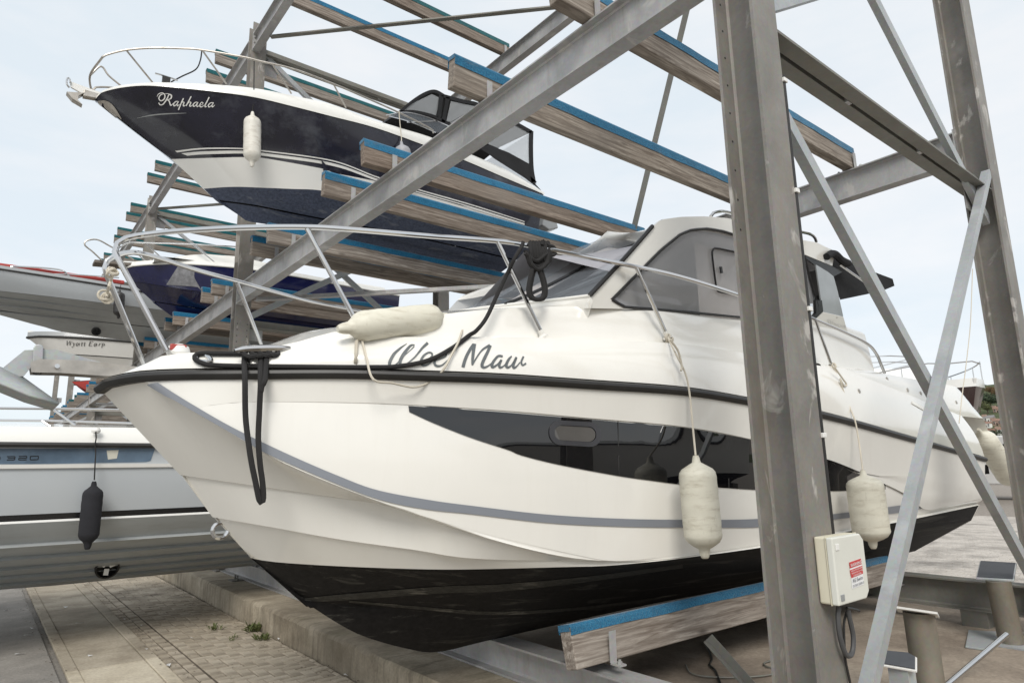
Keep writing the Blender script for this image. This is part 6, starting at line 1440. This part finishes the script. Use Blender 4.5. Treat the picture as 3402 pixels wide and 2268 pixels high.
def house(label, px, wpx, k, wl):
    F = foot(px); s_ = pxm(F); W_ = wpx*s_; H = W_*.42; o = thing('house', label, 'house', tuple(F), 'houses on the hillside')
    x, y, z = F; D_ = W_*.7
    MB().box((x, y-W_/2, z-2), (x+D_, y+W_/2, z+H)).build('wall', wallm[wl], o)
    e = W_*.05; MB().add([(x-e,y-W_/2-e,z+H),(x+D_+e,y-W_/2-e,z+H),(x+D_+e,y+W_/2+e,z+H),(x-e,y+W_/2+e,z+H),(x+D_/2,y-W_/2-e,z+H*1.75),(x+D_/2,y+W_/2+e,z+H*1.75)], [(0,1,4),(2,3,5),(0,4,5,3),(1,2,5,4),(0,3,2,1)]).build('roof', roofm[k], o)
    MB().box((x+D_*.5-.4, y+W_*.25, z+H*1.3), (x+D_*.5+.5, y+W_*.25+1, z+H*2.05)).build('chimney', wallm[1], o)
    for yy in (-.28, .28):
        for zz in (.12, .58):
            w1 = MB().box((x-.12, y+W_*(yy-.09), z+H*zz), (x-.02, y+W_*(yy+.09), z+H*(zz+.3))).build('window', wallm[0], o); MB().box((x-.16, y+W_*(yy-.075), z+H*(zz+.03)), (x-.125, y+W_*(yy+.075), z+H*(zz+.27))).build('pane', MT['tint'], w1)
    MB().box((x-.1, y-W_*.05, z-.5), (x-.02, y+W_*.05, z+H*.42)).build('door', MT['frame_black'], o)
for lab, p, w_, k, wl in (('white house with grey roof in the middle of the slope', (1630,1140), 28, 1, 0), ('brick house with clay roof at the right of the slope', (1760,1010), 26, 0, 1), ('brick house with brown roof on the left of the slope', (1460,1180), 26, 2, 1), ('lower brick house right of the white house', (1750,1180), 26, 0, 1), ('small clay roofed house below the white house', (1600,1215), 24, 0, 0), ('house with brown roof above the bushy tree', (1640,1330), 28, 2, 1), ('far right pale house beside the column', (1820,1300), 26, 0, 0)):
    house(lab, Z6(*p), w_, k, wl)
# white van parked in the yard
V0 = onX((3330,1500), 30.); va = thing('parked_van', 'white van parked far back in the yard beside the rear column', 'van', (V0[0], V0[1], FZ))
x, y = V0[0], V0[1]
body = [(y-2.4,.55),(y-2.4,1.35),(y-2.15,1.5),(y-1.5,2.35),(y+2.4,2.4),(y+2.4,.55)]
MB().add([(x, a, FZ+b) for a, b in body]+[(x+1.9, a, FZ+b) for a, b in body], [tuple(range(5, -1, -1)), tuple(range(6, 12))]+[(i, (i+1)%6, 6+(i+1)%6, 6+i) for i in range(6)]).build('body', plain('white_paint', (.78,.78,.77), .25, coat=.5, var=.02), va, bevel=.06)
for a in (-1.5, 1.5):
    for xx in (x+.12, x+1.66): wv = MB().lathe([(.0,0),(.34,.0),(.36,.05),(.36,.15),(.34,.2),(.0,.2)], (xx, y+a, FZ+.36), (1,0,0), 20).build('wheel', MT['black'], va, smooth=True); MB().lathe([(.2,-.012),(.2,.212)], (xx, y+a, FZ+.36), (1,0,0), 14).build('rim', MT['steel_dull'], wv)
for a0, a1 in ((-1.75,-.9), (-.8,.6), (.7,2.1)): MB().box((x-.012, y+a0, FZ+1.45), (x+.01, y+a1, FZ+2.05)).build('side_glass', MT['tint'], va)
MB().box((x+.2, y-2.43, FZ+.8), (x+.5, y-2.38, FZ+1.0)).build('headlight', MT['white_pl'], va); MB().box((x+1.4, y-2.43, FZ+.8), (x+1.7, y-2.38, FZ+1.0)).build('headlight', MT['white_pl'], va)
# red-covered boat far down the rack
YQ = 33.; qb = thing('covered_boat', 'distant boat under a red cover on the rack beyond the anchor', 'boat', (3.2, YQ, 4.9))
q1 = [onY(Z_, YQ) for Z_ in ((238,1268),(322,1270),(420,1275))]; q2 = [onY(Z_, YQ) for Z_ in ((262,1288),(300,1308),(420,1320))]
for sg in (-1, 1): MB().grid([[p+np.array([0,.0 if i == 0 else sg*.9,0]) for i, p in enumerate(q1)], [p+np.array([0,.0 if i == 0 else sg*.5,0]) for i, p in enumerate(q2)]]).build('red_cover', MT['red'], qb)
MB().grid([[p+np.array([0,-.9*(i > 0),.02]) for i, p in enumerate(q1)], [p+np.array([0,.9*(i > 0),.02]) for i, p in enumerate(q1)]]).build('cover_top', MT['af_black'], qb)
MB().box((q2[1][0], YQ-.3, q2[1][2]-.5), (q2[2][0]+3, YQ+.3, q2[1][2]+.02)).build('keel', MT['af_grey'], qb)

# a boat added out of frame beyond the rack, to be reflected in the hull window
lb, lS, lC, lt_, lD = quick('reflected_boat', 'cream boat with dark bottom seen only as a reflection in the dark hull window', -4.6, 1.35, 1.6, 11.5, [(1.6, 2.35), (4.5, 2.1), (11.5, 1.95)], .62, 4.2, (MT['gel'], MT['af_black'], MT['gel_white']), cz=.5)
for xx in (6.6, 9.0, 11.4): MB().box((xx-.15, -5.1, -.02 if xx < 3 else FZ), (xx+.15, -4.1, .66)).build('keel_block', MT['wood_far'], lb)
pc = MB().tube(smooth_line([(7.2,-3.3,2.0),(7.4,-3.4,2.6),(8.2,-3.5,2.75),(9.4,-3.5,2.7),(9.8,-3.4,2.0)], 24), .03, 8).build('hand_rail', MT['steel'], lb, smooth=True)
